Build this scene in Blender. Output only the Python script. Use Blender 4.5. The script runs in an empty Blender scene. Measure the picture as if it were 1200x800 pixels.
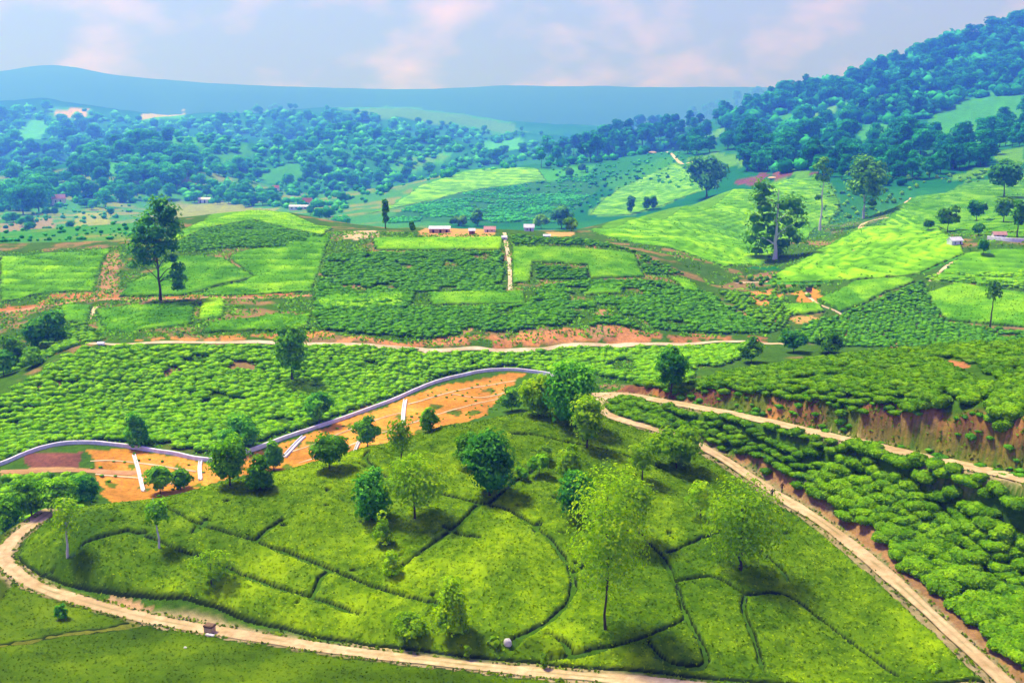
import bpy, math, random
import numpy as np
from mathutils import Vector, Matrix

random.seed(7)
rng = np.random.default_rng(7)
S = bpy.context.scene
COL = S.collection

# ------------------------------------------------------------------ camera
F = 1333.0                      # focal length in photo pixels (1200 wide)
PITCH = math.atan(290.0 / F)    # eye level lies at photo row 110
cam_d = bpy.data.cameras.new("camera")
cam_d.sensor_width = 36.0
cam_d.lens = 36.0 * F / 1200.0
cam_d.clip_start = 1.0
cam_d.clip_end = 80000.0
cam = bpy.data.objects.new("camera", cam_d)
cam.location = (0, 0, 0)
cam.rotation_euler = (math.pi / 2 - PITCH, 0, 0)
COL.objects.link(cam)
S.camera = cam
CP, SP = math.cos(PITCH), math.sin(PITCH)

# ------------------------------------------------------------------ light
SUN_EL = math.radians(63)
SUN_AZ = math.radians(-58)       # measured from +Y (view direction), minus = left
sun_dir = Vector((math.sin(SUN_AZ) * math.cos(SUN_EL), math.cos(SUN_AZ) * math.cos(SUN_EL), math.sin(SUN_EL)))
sl = bpy.data.lights.new("sun", 'SUN')
sl.energy = 3.4
sl.angle = math.radians(8.0)
sl.color = (1.0, 0.95, 0.85)
so = bpy.data.objects.new("sun", sl)
so.rotation_euler = sun_dir.to_track_quat('Z', 'Y').to_euler()
COL.objects.link(so)

W = bpy.data.worlds.new("World")
S.world = W
W.use_nodes = True
nt = W.node_tree
nt.nodes.clear()
wout = nt.nodes.new('ShaderNodeOutputWorld')
wbg = nt.nodes.new('ShaderNodeBackground')
sky = nt.nodes.new('ShaderNodeTexSky')
sky.sky_type = 'NISHITA'
sky.sun_disc = False
sky.sun_elevation = SUN_EL
sky.sun_rotation = SUN_AZ
sky.altitude = 1200
sky.air_density = 1.0
sky.dust_density = 1.5
sky.ozone_density = 2.0
wbg.inputs['Strength'].default_value = 0.066

def N(tree, typ, **kw):
    n = tree.nodes.new(typ)
    for k, v in kw.items():
        if k.startswith('i_'):
            n.inputs[k[2:].replace('_', ' ')].default_value = v
        else:
            setattr(n, k, v)
    return n

# thin broken cloud deck, laid out by direction on a flat layer above the place
tc = N(nt, 'ShaderNodeTexCoord')
sep = N(nt, 'ShaderNodeSeparateXYZ')
nt.links.new(tc.outputs['Generated'], sep.inputs[0])
zc = N(nt, 'ShaderNodeMath', operation='MAXIMUM'); zc.inputs[1].default_value = 0.0
nt.links.new(sep.outputs['Z'], zc.inputs[0])
za = N(nt, 'ShaderNodeMath', operation='ADD'); za.inputs[1].default_value = 0.5
nt.links.new(zc.outputs[0], za.inputs[0])
dx = N(nt, 'ShaderNodeMath', operation='DIVIDE'); dy = N(nt, 'ShaderNodeMath', operation='DIVIDE')
nt.links.new(sep.outputs['X'], dx.inputs[0]); nt.links.new(za.outputs[0], dx.inputs[1])
nt.links.new(sep.outputs['Y'], dy.inputs[0]); nt.links.new(za.outputs[0], dy.inputs[1])
cmb = N(nt, 'ShaderNodeCombineXYZ')
nt.links.new(dx.outputs[0], cmb.inputs['X']); nt.links.new(dy.outputs[0], cmb.inputs['Y'])
nz = N(nt, 'ShaderNodeTexNoise', noise_dimensions='3D')
nz.inputs['Scale'].default_value = 4.6
nz.inputs['Detail'].default_value = 9.0
nz.inputs['Roughness'].default_value = 0.55
nz.inputs['Distortion'].default_value = 0.15
cmb.inputs['Z'].default_value = 3.7
nt.links.new(cmb.outputs[0], nz.inputs['Vector'])
rmp = N(nt, 'ShaderNodeValToRGB')
rmp.color_ramp.elements[0].position = 0.47; rmp.color_ramp.elements[0].color = (0, 0, 0, 1)
rmp.color_ramp.elements[1].position = 0.68; rmp.color_ramp.elements[1].color = (1, 1, 1, 1)
nt.links.new(nz.outputs['Fac'], rmp.inputs[0])
veil = N(nt, 'ShaderNodeMapRange'); veil.inputs['To Min'].default_value = 0.94; veil.inputs['To Max'].default_value = 0.97
nt.links.new(rmp.outputs[0], veil.inputs['Value'])
ccol = N(nt, 'ShaderNodeMixRGB')
ccol.inputs[1].default_value = (2.5, 1.8, 9.4, 1)
ccol.inputs[2].default_value = (7.3, 4.9, 8.6, 1)
nt.links.new(rmp.outputs[0], ccol.inputs[0])
mx = N(nt, 'ShaderNodeMixRGB')
nt.links.new(veil.outputs[0], mx.inputs[0])
nt.links.new(sky.outputs[0], mx.inputs[1])
nt.links.new(ccol.outputs[0], mx.inputs[2])
nt.links.new(mx.outputs[0], wbg.inputs['Color'])
nt.links.new(wbg.outputs[0], wout.inputs['Surface'])

S.view_settings.view_transform = 'Standard'
S.view_settings.look = 'None'
S.view_settings.exposure = 1.1
S.view_settings.gamma = 1.0
S.cycles.use_denoising = True
S.cycles.max_bounces = 6
S.cycles.diffuse_bounces = 3
S.cycles.glossy_bounces = 1
S.cycles.transmission_bounces = 2
S.cycles.transparent_max_bounces = 4
S.cycles.volume_bounces = 1

# ------------------------------------------------------------------ pixel <-> place
def ray(u, v):
    """direction of photo pixel (u, v) with unit forward (Y) component"""
    u = np.asarray(u, float); v = np.asarray(v, float)
    cy = -(v - 400.0)
    dyy = F * CP + cy * SP
    dz = -F * SP + cy * CP
    return (u - 600.0) / dyy, dz / dyy

def to_pix(x, y, z):
    fx = y * CP - z * SP
    up = y * SP + z * CP
    return 600.0 + F * x / fx, 400.0 - F * up / fx

def P(u, v, Y):
    a, s = ray(u, v)
    return Vector((float(a) * Y, Y, float(s) * Y))

# ------------------------------------------------------------------ value noise
_perm = np.random.default_rng(11).random((256, 256))
def vnoise(x, y):
    xi = np.floor(x).astype(int); yi = np.floor(y).astype(int)
    fx = x - xi; fy = y - yi
    fx = fx * fx * (3 - 2 * fx); fy = fy * fy * (3 - 2 * fy)
    a = _perm[xi & 255, yi & 255]; b = _perm[(xi + 1) & 255, yi & 255]
    c = _perm[xi & 255, (yi + 1) & 255]; d = _perm[(xi + 1) & 255, (yi + 1) & 255]
    return (a * (1 - fx) + b * fx) * (1 - fy) + (c * (1 - fx) + d * fx) * fy - 0.5

def fbm(x, y, oct=4):
    r = 0; k = 1.0
    for i in range(oct):
        r = r + vnoise(x * 2 ** i + 17.3 * i, y * 2 ** i - 9.1 * i) * k
        k *= 0.5
    return r

def sstep(e0, e1, x):
    t = np.clip((x - e0) / (e1 - e0), 0, 1)
    return t * t * (3 - 2 * t)

# ------------------------------------------------------------------ terrain: surveyed points (photo column, row, metres ahead)
CT = [
 # foreground meadow
 (-300,900,104),(0,900,104),(400,900,106),(800,900,107),(1200,900,108),(1500,900,108),(600,1150,76),(0,1150,75),(1200,1150,76),
 (-300,800,120),(0,800,121),(200,800,122),(400,800,124),(600,800,125.5),(0,740,136),(150,755,135),(0,695,148),(-300,700,146),
 # road along the front of the tea hill
 (0,655,160),(20,672,155.5),(50,690,151),(100,706,147),(150,719,143.5),(200,730,140.8),(300,747,137),(400,762,133.2),(500,774,130.4),(600,785,128),(700,794,126.2),(770,800,125),
 # road round the left end
 (10,637,164),(28,620,169),(50,606,174),(0,655,160),(-40,675,154),
 # tea hill
 (100,650,155),(100,605,163),(40,640,160.5),(60,612,168),(140,592,169),(200,640,156),(200,690,147),(200,600,166),
 (250,574,172.5),(300,720,141.2),(300,690,146),(300,630,156),(300,580,169),(300,563,176),
 (430,528,186),(430,600,163),(430,680,146.5),(430,740,136),
 (370,546,180),(520,503,194),(520,560,174),(520,640,153),(520,720,138),
 (600,490,199),(600,520,187),(600,580,168),(600,650,150),(600,720,137),(600,765,129.8),
 (660,483,203),(660,540,180),(700,600,163.5),(700,680,145),(700,750,132),(700,510,194),
 (770,560,178),(770,640,155),(770,720,138),(770,780,128),
 (850,800,125.2),(850,740,134),(850,680,145),(850,620,161),(850,570,178),
 (1000,690,148),(1000,760,134),(1000,800,127),(930,640,159),(1100,790,128.3),(1130,800,126.5),
 # road on the right of the hill
 (1185,805,124.5),(1150,775,130),(1100,728,138.5),(1050,682,148),(1000,640,158.5),(960,610,167.5),(915,583,176.5),(880,560,183.5),(845,536,190.5),(800,513,198),(750,499,204.5),(715,487,210),(700,477,216),(705,467,222),
 (1230,850,117),
 # upper road
 (730,463,224),(780,470,214),(830,480,205.5),(900,494,194.5),(960,508,184.5),(1020,521,176),(1080,535,168),(1140,548,161),(1200,562,154),(1300,585,143),
 # strip between the roads
 (800,490,207),(900,535,186.5),(1000,580,170),(1100,620,158),(1200,660,147),(1200,720,137),(1200,780,128),(1300,720,136),(1100,675,149),(1000,615,163.5),
 # bank above the upper road
 (740,452,229),(780,459,217.5),(830,461,208.5),(900,467,198),(960,473,188),(1020,481,179.5),(1080,489,171.5),(1140,497,164.5),(1200,503,158),(1300,515,147),
 (1150,440,184),(1050,440,196),(950,440,205),(870,445,210),(1200,450,178),(1300,450,172),
 (1300,395,196),(1200,402,205),(1120,407,208),(1050,413,211),(950,424,214),(870,437,219),(800,453,226),
 (1200,440,240),(1050,450,250),(900,455,255),(800,470,250),(1300,430,240),
 # hidden valley behind the tea hill
 (0,640,185),(100,625,190),(250,610,205),(400,580,218),(520,540,232),(620,510,240),(700,480,250),(760,470,255),
 (30,600,198),(0,600,204),(60,585,208),(-200,640,190),(-300,600,200),
 # orange soil and wall
 (0,580,222),(80,570,222),(150,575,226),(200,565,229),(240,562,229),(320,542,240),(400,515,254),(470,497,265),(540,485,280),(600,470,294),(660,462,292),
 (0,546,237),(60,524,245),(100,521,247),(150,525,246),(200,532,241),(250,540,237),(290,530,243),(330,515,252),(390,495,266),(450,474,281),(490,457,296),(520,446,306),(560,437,314),(600,433,318),(640,438,315),(680,450,300),
 (-300,560,228),
 # bush slope up to the path
 (0,500,258),(0,465,268),(60,425,288),(90,408,298),(120,402,302),(200,402,307),(300,402,313),(420,404,322),(520,411,328),(580,411,331),(640,409,335),(720,406,340),(800,404,345),(900,403,350),
 (150,470,272),(250,470,273),(350,460,287),(450,440,303),(550,424,322),(700,430,316),(800,425,322),(750,450,300),(880,415,330),(-300,470,268),
 # left dip
 (0,440,305),(30,420,320),(-300,440,310),(60,395,335),(0,395,338),
 # cut bank over the path
 (560,400,334),(640,388,343),(720,385,349),(800,392,352),(880,394,355),(420,396,327),(300,390,321),
 # upper slope
 (200,380,335),(300,365,352),(400,360,365),(500,355,375),(600,350,382),(700,350,388),(800,360,385),(880,385,365),
 (0,367,368),(60,357,374),(100,352,378),(180,351,378),(300,350,376),(370,346,382),
 (0,330,410),(100,325,415),(180,320,420),(260,320,415),(400,320,417),(500,315,425),(600,315,428),(700,315,430),(780,330,418),(850,360,393),(900,378,375),
 (0,298,455),(60,293,462),(130,290,466),(-300,300,450),(200,290,462),(270,290,455),(350,296,448),(400,285,458),(440,278,468),(500,277,472),(560,273,478),(620,273,478),(670,278,474),(720,290,458),
 # knoll
 (200,277,484),(240,258,500),(290,246,515),(340,250,515),(380,267,500),(290,270,488),
 # behind the ridge (hidden)
 (450,300,540),(550,300,545),(640,295,540),(300,275,570),(380,285,560),(200,300,560),
 # left far valley floor
 (0,290,560),(-300,295,560),(120,278,600),(60,260,680),(180,258,690),(0,240,800),(-300,240,800),(200,236,830),(330,246,760),(350,240,800),(400,262,680),
 # hill in the middle distance
 (480,262,640),(560,262,640),(640,262,640),(420,254,690),(480,222,775),(520,207,815),(550,200,840),(620,196,865),(700,192,885),(790,179,905),(650,230,745),(560,232,740),(740,225,760),(700,250,680),
 (550,215,960),(700,205,980),(450,240,900),(620,210,960),(800,200,980),
 # smooth ridge on the right
 (690,270,510),(740,256,530),(800,241,555),(860,224,590),(920,210,620),(970,205,640),(800,285,495),(730,290,490),(850,315,462),(900,270,545),(960,255,575),(830,330,440),
 (780,262,610),(860,246,660),(730,275,590),
 # gully and right-hand ridge
 (900,312,490),(870,325,450),(930,345,420),(960,360,400),(940,300,525),(1000,275,570),(1040,255,590),
 (895,330,452),(950,297,492),(1000,270,517),(1060,238,557),(1068,232,575),
 (1000,320,450),(1000,345,425),(1000,370,395),(1000,405,345),(1080,300,468),(1120,285,480),(1200,282,480),(1300,282,480),(1080,350,410),(1190,350,402),(1100,388,362),(1200,390,352),(1300,390,350),
 (950,390,365),(930,400,350),(1120,255,535),(1190,250,535),(1300,250,535),(1120,225,590),(1190,220,590),(1300,215,600),
 # right-hand mountain
 (900,202,660),(900,180,760),(850,195,760),(1000,200,680),(1000,160,830),(1100,200,640),(1100,160,780),(1190,190,640),(1190,140,830),(1300,180,640),(1300,120,830),
 (850,165,880),(930,145,950),(850,140,1080),(820,138,1120),(900,117,1180),(1000,90,1220),(1100,55,1280),(1200,27,1330),(1300,5,1380),(1400,-15,1400),
 (1000,120,1020),(1100,100,1050),(1200,85,1100),(1300,60,1100),
 (1200,80,1700),(1000,130,1600),(850,160,1500),(1400,60,1700),
 # plantation belt
 (640,196,1000),(720,184,1000),(790,170,1000),(680,178,1080),(760,162,1090),(640,192,1130),(800,155,1090),(700,195,1250),(800,180,1250),
 # far hills on the left
 (200,205,880),(100,195,1250),(0,190,1250),(350,205,980),(430,222,960),(450,195,1020),(560,175,1400),(600,175,1350),(640,185,1250),
 (0,118,2000),(50,113,2000),(90,122,1980),(130,131,1900),(180,134,1950),(240,137,1950),(300,134,2000),(370,130,2000),(450,128,1950),(510,133,1900),(560,140,1850),(610,148,1750),(650,162,1600),(-300,125,2000),
 (40,165,1250),(225,152,1600),(290,165,1450),(380,150,1620),(525,158,1560),(20,140,1650),(70,142,1800),(270,148,1650),(420,142,1700),(60,205,1000),(20,215,1080),(150,205,880),
 (0,150,2700),(300,160,2700),(560,165,2500),(700,175,2400),(850,180,2400),(1100,150,2500),(1400,130,2600),(-300,150,2700),
 # wooded humps standing before the far hills
 (60,192,960),(100,178,1000),(160,167,1050),(220,171,1080),(270,184,1010),(100,198,1220),(160,192,1260),(220,192,1290),(270,196,1200),(100,158,1560),(165,155,1600),
 (330,174,1160),(370,165,1200),(420,157,1250),(480,164,1210),(530,174,1180),(350,184,1370),(420,178,1420),(480,184,1370),(540,186,1340),(430,150,1640),(490,150,1600),
 # farthest ridge
 (-300,95,4200),(-100,90,4200),(0,85,4150),(30,80,4150),(60,77,4150),(95,81,4150),(130,88,4150),(180,92,4150),(250,97,4200),(340,102,4200),(430,105,4300),(520,103,4300),(600,101,4300),(700,101,4300),(870,102,4300),(1100,101,4300),(1500,100,4300),
 (60,110,3400),(0,112,3400),(250,125,3300),(500,128,3400),(800,130,3400),(1200,128,3400),
 (0,120,5000),(600,125,5000),(1200,125,5000),(1500,125,5000),(-300,120,5000),
]
_d = {}
for c in CT: _d[(c[0], c[1], c[2])] = c
CT = np.array(list(_d.values()), float)
def WY(Y): return np.where(np.asarray(Y, float) > 480, 480 + (np.asarray(Y, float) - 480) * 4.0, Y)   # stretches the far distances so the even haze builds up over them
CT[:, 2] = WY(CT[:, 2])
KA, KL, RC = 1333.0, 1150.0, 9.0
ca, cs = ray(CT[:, 0], CT[:, 1])
cX = np.stack([ca * KA, np.log(CT[:, 2]) * KL], 1)
def phi(d2): return np.sqrt(d2 + RC * RC)
_n = len(cX)
A = np.zeros((_n + 3, _n + 3))
A[:_n, :_n] = phi(((cX[:, None] - cX[None]) ** 2).sum(2)) + np.eye(_n) * -0.5
A[:_n, _n] = 1; A[_n, :_n] = 1
A[:_n, _n + 1:] = cX * 1e-3; A[_n + 1:, :_n] = cX.T * 1e-3
wts = np.linalg.solve(A, np.concatenate([cs, np.zeros(3)]))

GA = np.concatenate([np.linspace(-1.5, -0.56, 60, endpoint=False), np.linspace(-0.56, 0.56, 450), np.linspace(0.56, 1.5, 61)[1:]])
GL = np.concatenate([np.linspace(math.log(40), math.log(105), 36, endpoint=False), np.linspace(math.log(105), math.log(260), 210, endpoint=False),
                     np.linspace(math.log(260), math.log(700), 180, endpoint=False), np.linspace(math.log(700), math.log(18400), 180)])
gA, gL = np.meshgrid(GA, GL)
def rbf_eval(a, L):
    q = np.stack([a.ravel() * KA, L.ravel() * KL], 1).astype(np.float32)
    out = np.empty(len(q))
    cf = cX.astype(np.float32); wf = wts[:_n].astype(np.float32)
    c2 = (cf ** 2).sum(1)
    for i in range(0, len(q), 20000):
        b = q[i:i + 20000].astype(np.float64)
        d2 = ((b[:, 0:1] - cX[:, 0]) ** 2 + (b[:, 1:2] - cX[:, 1]) ** 2)
        out[i:i + 20000] = phi(d2) @ wts[:_n] + wts[_n] + (b * 1e-3) @ wts[_n + 1:]
    return out.reshape(a.shape)
gS = rbf_eval(gA, gL)
gY = np.exp(gL); gX = gA * gY
gZ = gS * gY
# small relief: more with distance, gentle near the roads
amp = np.interp(gL, np.log([40, 130, 250, 450, 1700, 4500, 11000, 18400]), [0.2, 0.25, 0.8, 1.2, 8.0, 105, 60, 50])
wl = np.interp(gL, np.log([40, 250, 450, 1700, 4500, 18400]), [14, 22, 30, 170, 520, 1600])
wlq = 2.0 ** np.round(np.log2(wl))
rel = np.zeros_like(gZ)
for w in np.unique(wlq):
    k = np.clip(1 - np.abs(np.log2(wl) - math.log2(w)), 0, 1)
    rel += k * fbm(gX / w + 3.1, gY / w + 7.7, 5)
gZ = gZ + amp * rel

def gsample(field, x, y):
    x = np.asarray(x, float); y = np.asarray(y, float)
    a = x / y; L = np.log(y)
    ia = np.clip(np.searchsorted(GA, a) - 1, 0, len(GA) - 2)
    il = np.clip(np.searchsorted(GL, L) - 1, 0, len(GL) - 2)
    fa = np.clip((a - GA[ia]) / (GA[ia + 1] - GA[ia]), 0, 1); fl = np.clip((L - GL[il]) / (GL[il + 1] - GL[il]), 0, 1)
    return (field[il, ia] * (1 - fa) + field[il, ia + 1] * fa) * (1 - fl) + (field[il + 1, ia] * (1 - fa) + field[il + 1, ia + 1] * fa) * fl

def H(x, y): return gsample(gZ, x, y)

_L = np.exp(np.arange(math.log(60), math.log(18350), 0.0012))
def pix(u, v, ymin=0.0):
    """where the sight line of a photo pixel meets the ground (first time beyond ymin)"""
    a, s = ray(u, v)
    L = _L[_L > max(float(WY(ymin)), 60)]
    g = H(a * L, L) - s * L
    i = np.argmax(g > 0) if (g > 0).any() else int(np.argmax(g / L))
    Y = L[i]
    return np.array([float(a) * Y, Y])

def P3(u, v, ymin=0.0, dz=0.0):
    p = pix(u, v, ymin)
    return Vector((p[0], p[1], float(H(p[0], p[1])) + dz))

def visible(x, y, z):
    """mask of points not hidden behind the ground"""
    x = np.asarray(x); y = np.asarray(y); z = np.asarray(z)
    ok = np.ones(len(x), bool)
    for t in np.linspace(0.35, 0.985, 60):
        ok &= H(x * t, np.maximum(y * t, 41)) < z * t + 0.05
    return ok

def catmull(pts, n=8):
    p = [np.array(q, float) for q in pts]
    p = [2 * p[0] - p[1]] + p + [2 * p[-1] - p[-2]]
    out = []
    for i in range(1, len(p) - 2):
        for k in range(n):
            t = k / n
            out.append(0.5 * ((2 * p[i]) + (-p[i - 1] + p[i + 1]) * t + (2 * p[i - 1] - 5 * p[i] + 4 * p[i + 1] - p[i + 2]) * t * t + (-p[i - 1] + 3 * p[i] - 3 * p[i + 1] + p[i + 2]) * t ** 3))
    out.append(p[-2])
    return np.array(out)

def resample(line, step):
    d = np.r_[0, np.cumsum(np.linalg.norm(np.diff(line[:, :2], axis=0), axis=1))]
    n = max(2, int(d[-1] / step) + 1)
    t = np.linspace(0, d[-1], n)
    return np.stack([np.interp(t, d, line[:, k]) for k in range(line.shape[1])], 1)

def dist_line(x, y, line):
    """distance in plan from points to a polyline, and index of the nearest sample"""
    x = np.asarray(x); y = np.asarray(y)
    best = np.full(x.shape, 1e9); idx = np.zeros(x.shape, int)
    for i in range(len(line) - 1):
        ax, ay = line[i][:2]; bx, by = line[i + 1][:2]
        vx, vy = bx - ax, by - ay
        l2 = vx * vx + vy * vy + 1e-9
        t = np.clip(((x - ax) * vx + (y - ay) * vy) / l2, 0, 1)
        d = np.hypot(x - ax - t * vx, y - ay - t * vy)
        m = d < best
        best = np.where(m, d, best); idx = np.where(m, i, idx)
    return best, idx

def inpoly(x, y, poly):
    x = np.asarray(x); y = np.asarray(y)
    r = np.zeros(x.shape, bool)
    n = len(poly)
    for i in range(n):
        x0, y0 = poly[i]; x1, y1 = poly[(i + 1) % n]
        c = ((y0 > y) != (y1 > y)) & (x < (x1 - x0) * (y - y0) / (y1 - y0 + 1e-12) + x0)
        r ^= c
    return r

# ------------------------------------------------------------------ roads cut into the ground
def road_line(pts, step=2.0):
    w = [tuple(P(*p)) for p in pts]
    return resample(catmull(w, 8), step)
R_front = road_line([(60,600,177),(50,606,174),(28,620,169),(10,637,164),(4,657,159.5),(22,674,155),(50,690,151),(100,706,147),(150,719,143.5),(200,730,140.8),(300,747,137),(400,762,133.2),(500,774,130.4),(600,785,128),(700,794,126.2),(770,800,125),(900,812,122.5),(1040,818,121.3),(1185,805,123.5)])
R_right = road_line([(1240,860,116),(1185,805,124.5),(1150,775,130),(1100,728,138.5),(1050,682,148),(1000,640,158.5),(960,610,167.5),(915,583,176.5),(880,560,183.5),(845,536,190.5),(800,513,198),(750,499,204.5),(715,487,210),(700,476,216),(706,467,221),(730,463,224)])
R_upper = road_line([(690,464,225),(730,463,224),(780,470,214),(830,480,205.5),(900,494,194.5),(960,508,184.5),(1020,521,176),(1080,535,168),(1140,548,161),(1200,562,154),(1300,585,143),(1400,610,133)])
def carve(line, half, blend):
    global gZ
    rows = (gY > line[:, 1].min() - 15) & (gY < line[:, 1].max() + 15) & (gX > line[:, 0].min() - 15) & (gX < line[:, 0].max() + 15)
    x = gX[rows]; y = gY[rows]
    d, i = dist_line(x, y, line)
    zl = line[:, 2].copy()
    zl = np.convolve(np.r_[[zl[0]] * 4, zl, [zl[-1]] * 4], np.ones(9) / 9, 'valid')
    line[:, 2] = zl
    k = 1 - sstep(half, half + blend, d)
    z = gZ[rows]
    gZ[rows] = z * (1 - k) + zl[i] * k
carve(R_front, 2.3, 2.2)
carve(R_right, 2.3, 2.0)
carve(R_upper, 2.4, 1.8)

def erode_bank():
    global gZ
    m = (gY > 140) & (gY < 240) & (gX > 5)
    d, i = dist_line(gX[m], gY[m], R_upper)
    k = (gY[m] > R_upper[i, 1]) * sstep(2.0, 3.0, d) * (1 - sstep(4.5, 7.5, d))
    z = gZ[m]; gZ[m] = z + k * (0.9 * fbm(gX[m] / 2.4, gY[m] / 2.4, 3) - .25 * np.abs(vnoise(gX[m] / 1.3, gY[m] / 6)))
erode_bank()

# ------------------------------------------------------------------ ground cover colours (what grows or lies there)
def wpoly(pts, ymin=0):
    return [tuple(pix(u, v, ymin)) for u, v in pts]

C_FLOOR = np.array((0.050, 0.130, 0.006)); C_SOIL = np.array((0.34, 0.20, 0.085)); C_ORANGE = np.array((0.56, 0.25, 0.035))
C_TEA = np.array((0.105, 0.30, 0.006)); C_TEA2 = np.array((0.045, 0.23, 0.012)); C_SCRUB = np.array((0.024, 0.155, 0.034))
C_GRASS = np.array((0.05, 0.09, 0.001)); C_WOOD = np.array((0.014, 0.135, 0.032)); C_RED = np.array((0.30, 0.125, 0.055)); C_PALE = np.array((0.50, 0.38, 0.20))
C_DRY = np.array((0.22, 0.21, 0.06))
base = np.empty(gY.shape + (3,))
n1 = fbm(gX / 9, gY / 9, 4); n2 = fbm(gX / 40 + 5, gY / 40, 4); n3 = fbm(gX / 300 + 2, gY / 300, 6)
def mix(a, b, k): return a * (1 - k[..., None]) + b * k[..., None]
base[:] = C_FLOOR
k = sstep(0.12, 0.35, n1 + 0.4 * n2)
base = mix(base, C_SOIL * 0.85, k * 0.75 * sstep(235, 262, gY))
kfar = sstep(560, 1000, gY)
base = mix(base, mix(np.broadcast_to(C_WOOD, base.shape), C_SCRUB * 1.15, sstep(-0.15, 0.3, n3 + 0.3 * n2)), kfar)
base = mix(base, np.array((.012, .07, .022)), sstep(5000, 8000, gY))
# left valley floor: mixed pale fields
m = ((gY > 640) & (gY < 2200) & (gX < -60)) | ((gY > 482) & (gY < 2200) & (gA < -.315))
base[m] = mix(np.broadcast_to(C_SCRUB * np.array((2.2, 1.5, 1.1)), base.shape), C_DRY * np.array((.9, 1.15, .8)), sstep(-0.1, 0.3, n2))[m]
def paint(pts, col, ymin=0, soft=None, noise=0.0, var=0.12, thr=-9.0):
    poly = wpoly(pts, ymin)
    xs = [p[0] for p in poly]; ys = [p[1] for p in poly]
    rows = (gY > min(ys) - 4) & (gY < max(ys) + 4) & (gX > min(xs) - 4) & (gX < max(xs) + 4)
    w = noise
    x = gX[rows]; y = gY[rows]
    if w:
        x = x + fbm(x / (6 * w + 1), y / (6 * w + 1), 3) * 2 * w; y = y + fbm(x / (6 * w + 1) + 9, y / (6 * w + 1), 3) * 3 * w
    ins = inpoly(x, y, poly)
    if thr > -9: ins &= (0.6 * n1[rows] + 0.5 * vnoise(gX[rows] / 2.3 + 5, gY[rows] / 3.5)) > thr
    b = base[rows]
    b[ins] = np.array(col) * (1 + var * 2 * n1[rows][ins])[:, None]
    base[rows] = b
# foreground meadow
m = (gY < 165) & (gY < gsample(gY * 0 + 1, gX, gY) * 400)
dfr, ifr = dist_line(gX[(gY < 185)], gY[(gY < 185)], R_front)
msk = gY < 185
near = np.zeros(gY.shape, bool)
side = gY[msk] < R_front[ifr, 1]
near[msk] = side
gcol = mix(np.broadcast_to(C_GRASS, base.shape), C_GRASS * np.array((1.5, 1.25, 1.2)), sstep(-0.1, 0.4, n2 + 0.5 * n1))
base[near] = gcol[near]
_drivepath = resample(catmull([tuple(P3(u, v)) for u, v in ((-120, 768), (0, 757), (90, 742), (160, 733), (215, 731))], 6), 1.5)
dd, _ = dist_line(gX[msk], gY[msk], _drivepath)
kk = np.zeros(gY.shape); kk[msk] = (1 - sstep(0.6, 2.2, dd)) * side
base = mix(base, C_DRY * np.array((.8, .9, .4)), kk * 0.6)
# verge soil beside the roads
for R, wd, colr, kx in ((R_front, 2.5, C_PALE * 0.8, 0.8), (R_right, 3.4, C_PALE * 0.72, 0.75), (R_upper, 2.7, C_PALE * 0.8, 0.75)):
    m = (gY > 95) & (gY < 240)
    d, i = dist_line(gX[m], gY[m], R)
    kk = np.zeros(gY.shape); kk[m] = 1 - sstep(wd - 1.2, wd, d + n1[m] * 2.2)
    base = mix(base, colr, kk * kx)
# brown bank over the upper road
def _bank():
    global base
    m = (gY > 140) & (gY < 240) & (gX > 5)
    d, i = dist_line(gX[m], gY[m], R_upper)
    up = gY[m] > R_upper[i, 1]
    kk = np.zeros(gY.shape); kk[m] = up * (1 - sstep(4.4, 6.2, d + n1[m] * 2)) * sstep(1.6, 2.4, d)
    c = mix(np.broadcast_to(C_RED * np.array((.5, .55, .6)), base.shape), C_SOIL * np.array((1.0, .85, .6)), sstep(-0.2, 0.35, n1 + vnoise(gX / 1.6, gY / 1.6)))
    c = mix(c, C_FLOOR * 1.2, sstep(0.22, 0.4, fbm(gX / 5 + 4, gY / 5, 3)) * 0.8)
    base = mix(base, c, kk)
    # grassy foot of the bank at the near end
    kk2 = kk * sstep(45, 70, gX) * (1 - sstep(2.6, 4.2, gZ - np.interp(gX, R_upper[:, 0], R_upper[:, 2])))
    base = mix(base, C_DRY * np.array((.55, .75, .3)), kk2 * 0.85)
_bank()
# red earth above the lower right road
paint([(845, 533), (880, 550), (960, 600), (1100, 715), (1160, 765), (1200, 800), (1230, 800), (1120, 700), (1010, 612), (930, 560), (870, 530)], C_SOIL * 0.8, 0, noise=0.7)
paint([(128, 696), (170, 708), (240, 722), (262, 736), (220, 732), (150, 718), (115, 706)], C_PALE * np.array((.62, .55, .5)), 0, noise=0.5, var=.4, thr=-.05)
# orange field under the white wall
paint([(100, 527), (150, 528), (200, 535), (250, 545), (300, 534), (330, 519), (390, 498), (450, 478), (520, 450), (600, 437), (620, 440), (612, 470), (560, 490), (480, 512), (430, 522), (380, 540), (330, 552), (250, 566), (130, 590), (112, 560)], C_ORANGE, 205, noise=0.8, var=0.3)
for q in range(26):
    _u = 110 + 20 * q; _v = 560 - max(0, _u - 240) * .27 + 14 * math.sin(q * 2.4)
    paint([(_u - 9, _v), (_u - 2, _v - 4), (_u + 9, _v - 1), (_u + 3, _v + 4)], C_FLOOR * np.array((1.9, 1.2, 1)), 205, noise=1.2, var=.3)
paint([(610, 438), (650, 440), (660, 470), (560, 492), (590, 462)], C_FLOOR * 1.2, 235, noise=1.5)
paint([(25, 533), (95, 530), (98, 552), (40, 553)], C_RED * np.array((.6, .6, .9)), 215, noise=1.0)
paint([(0, 552), (160, 551), (160, 556), (0, 557)], C_PALE * np.array((1, .8, .55)), 215)
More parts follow.
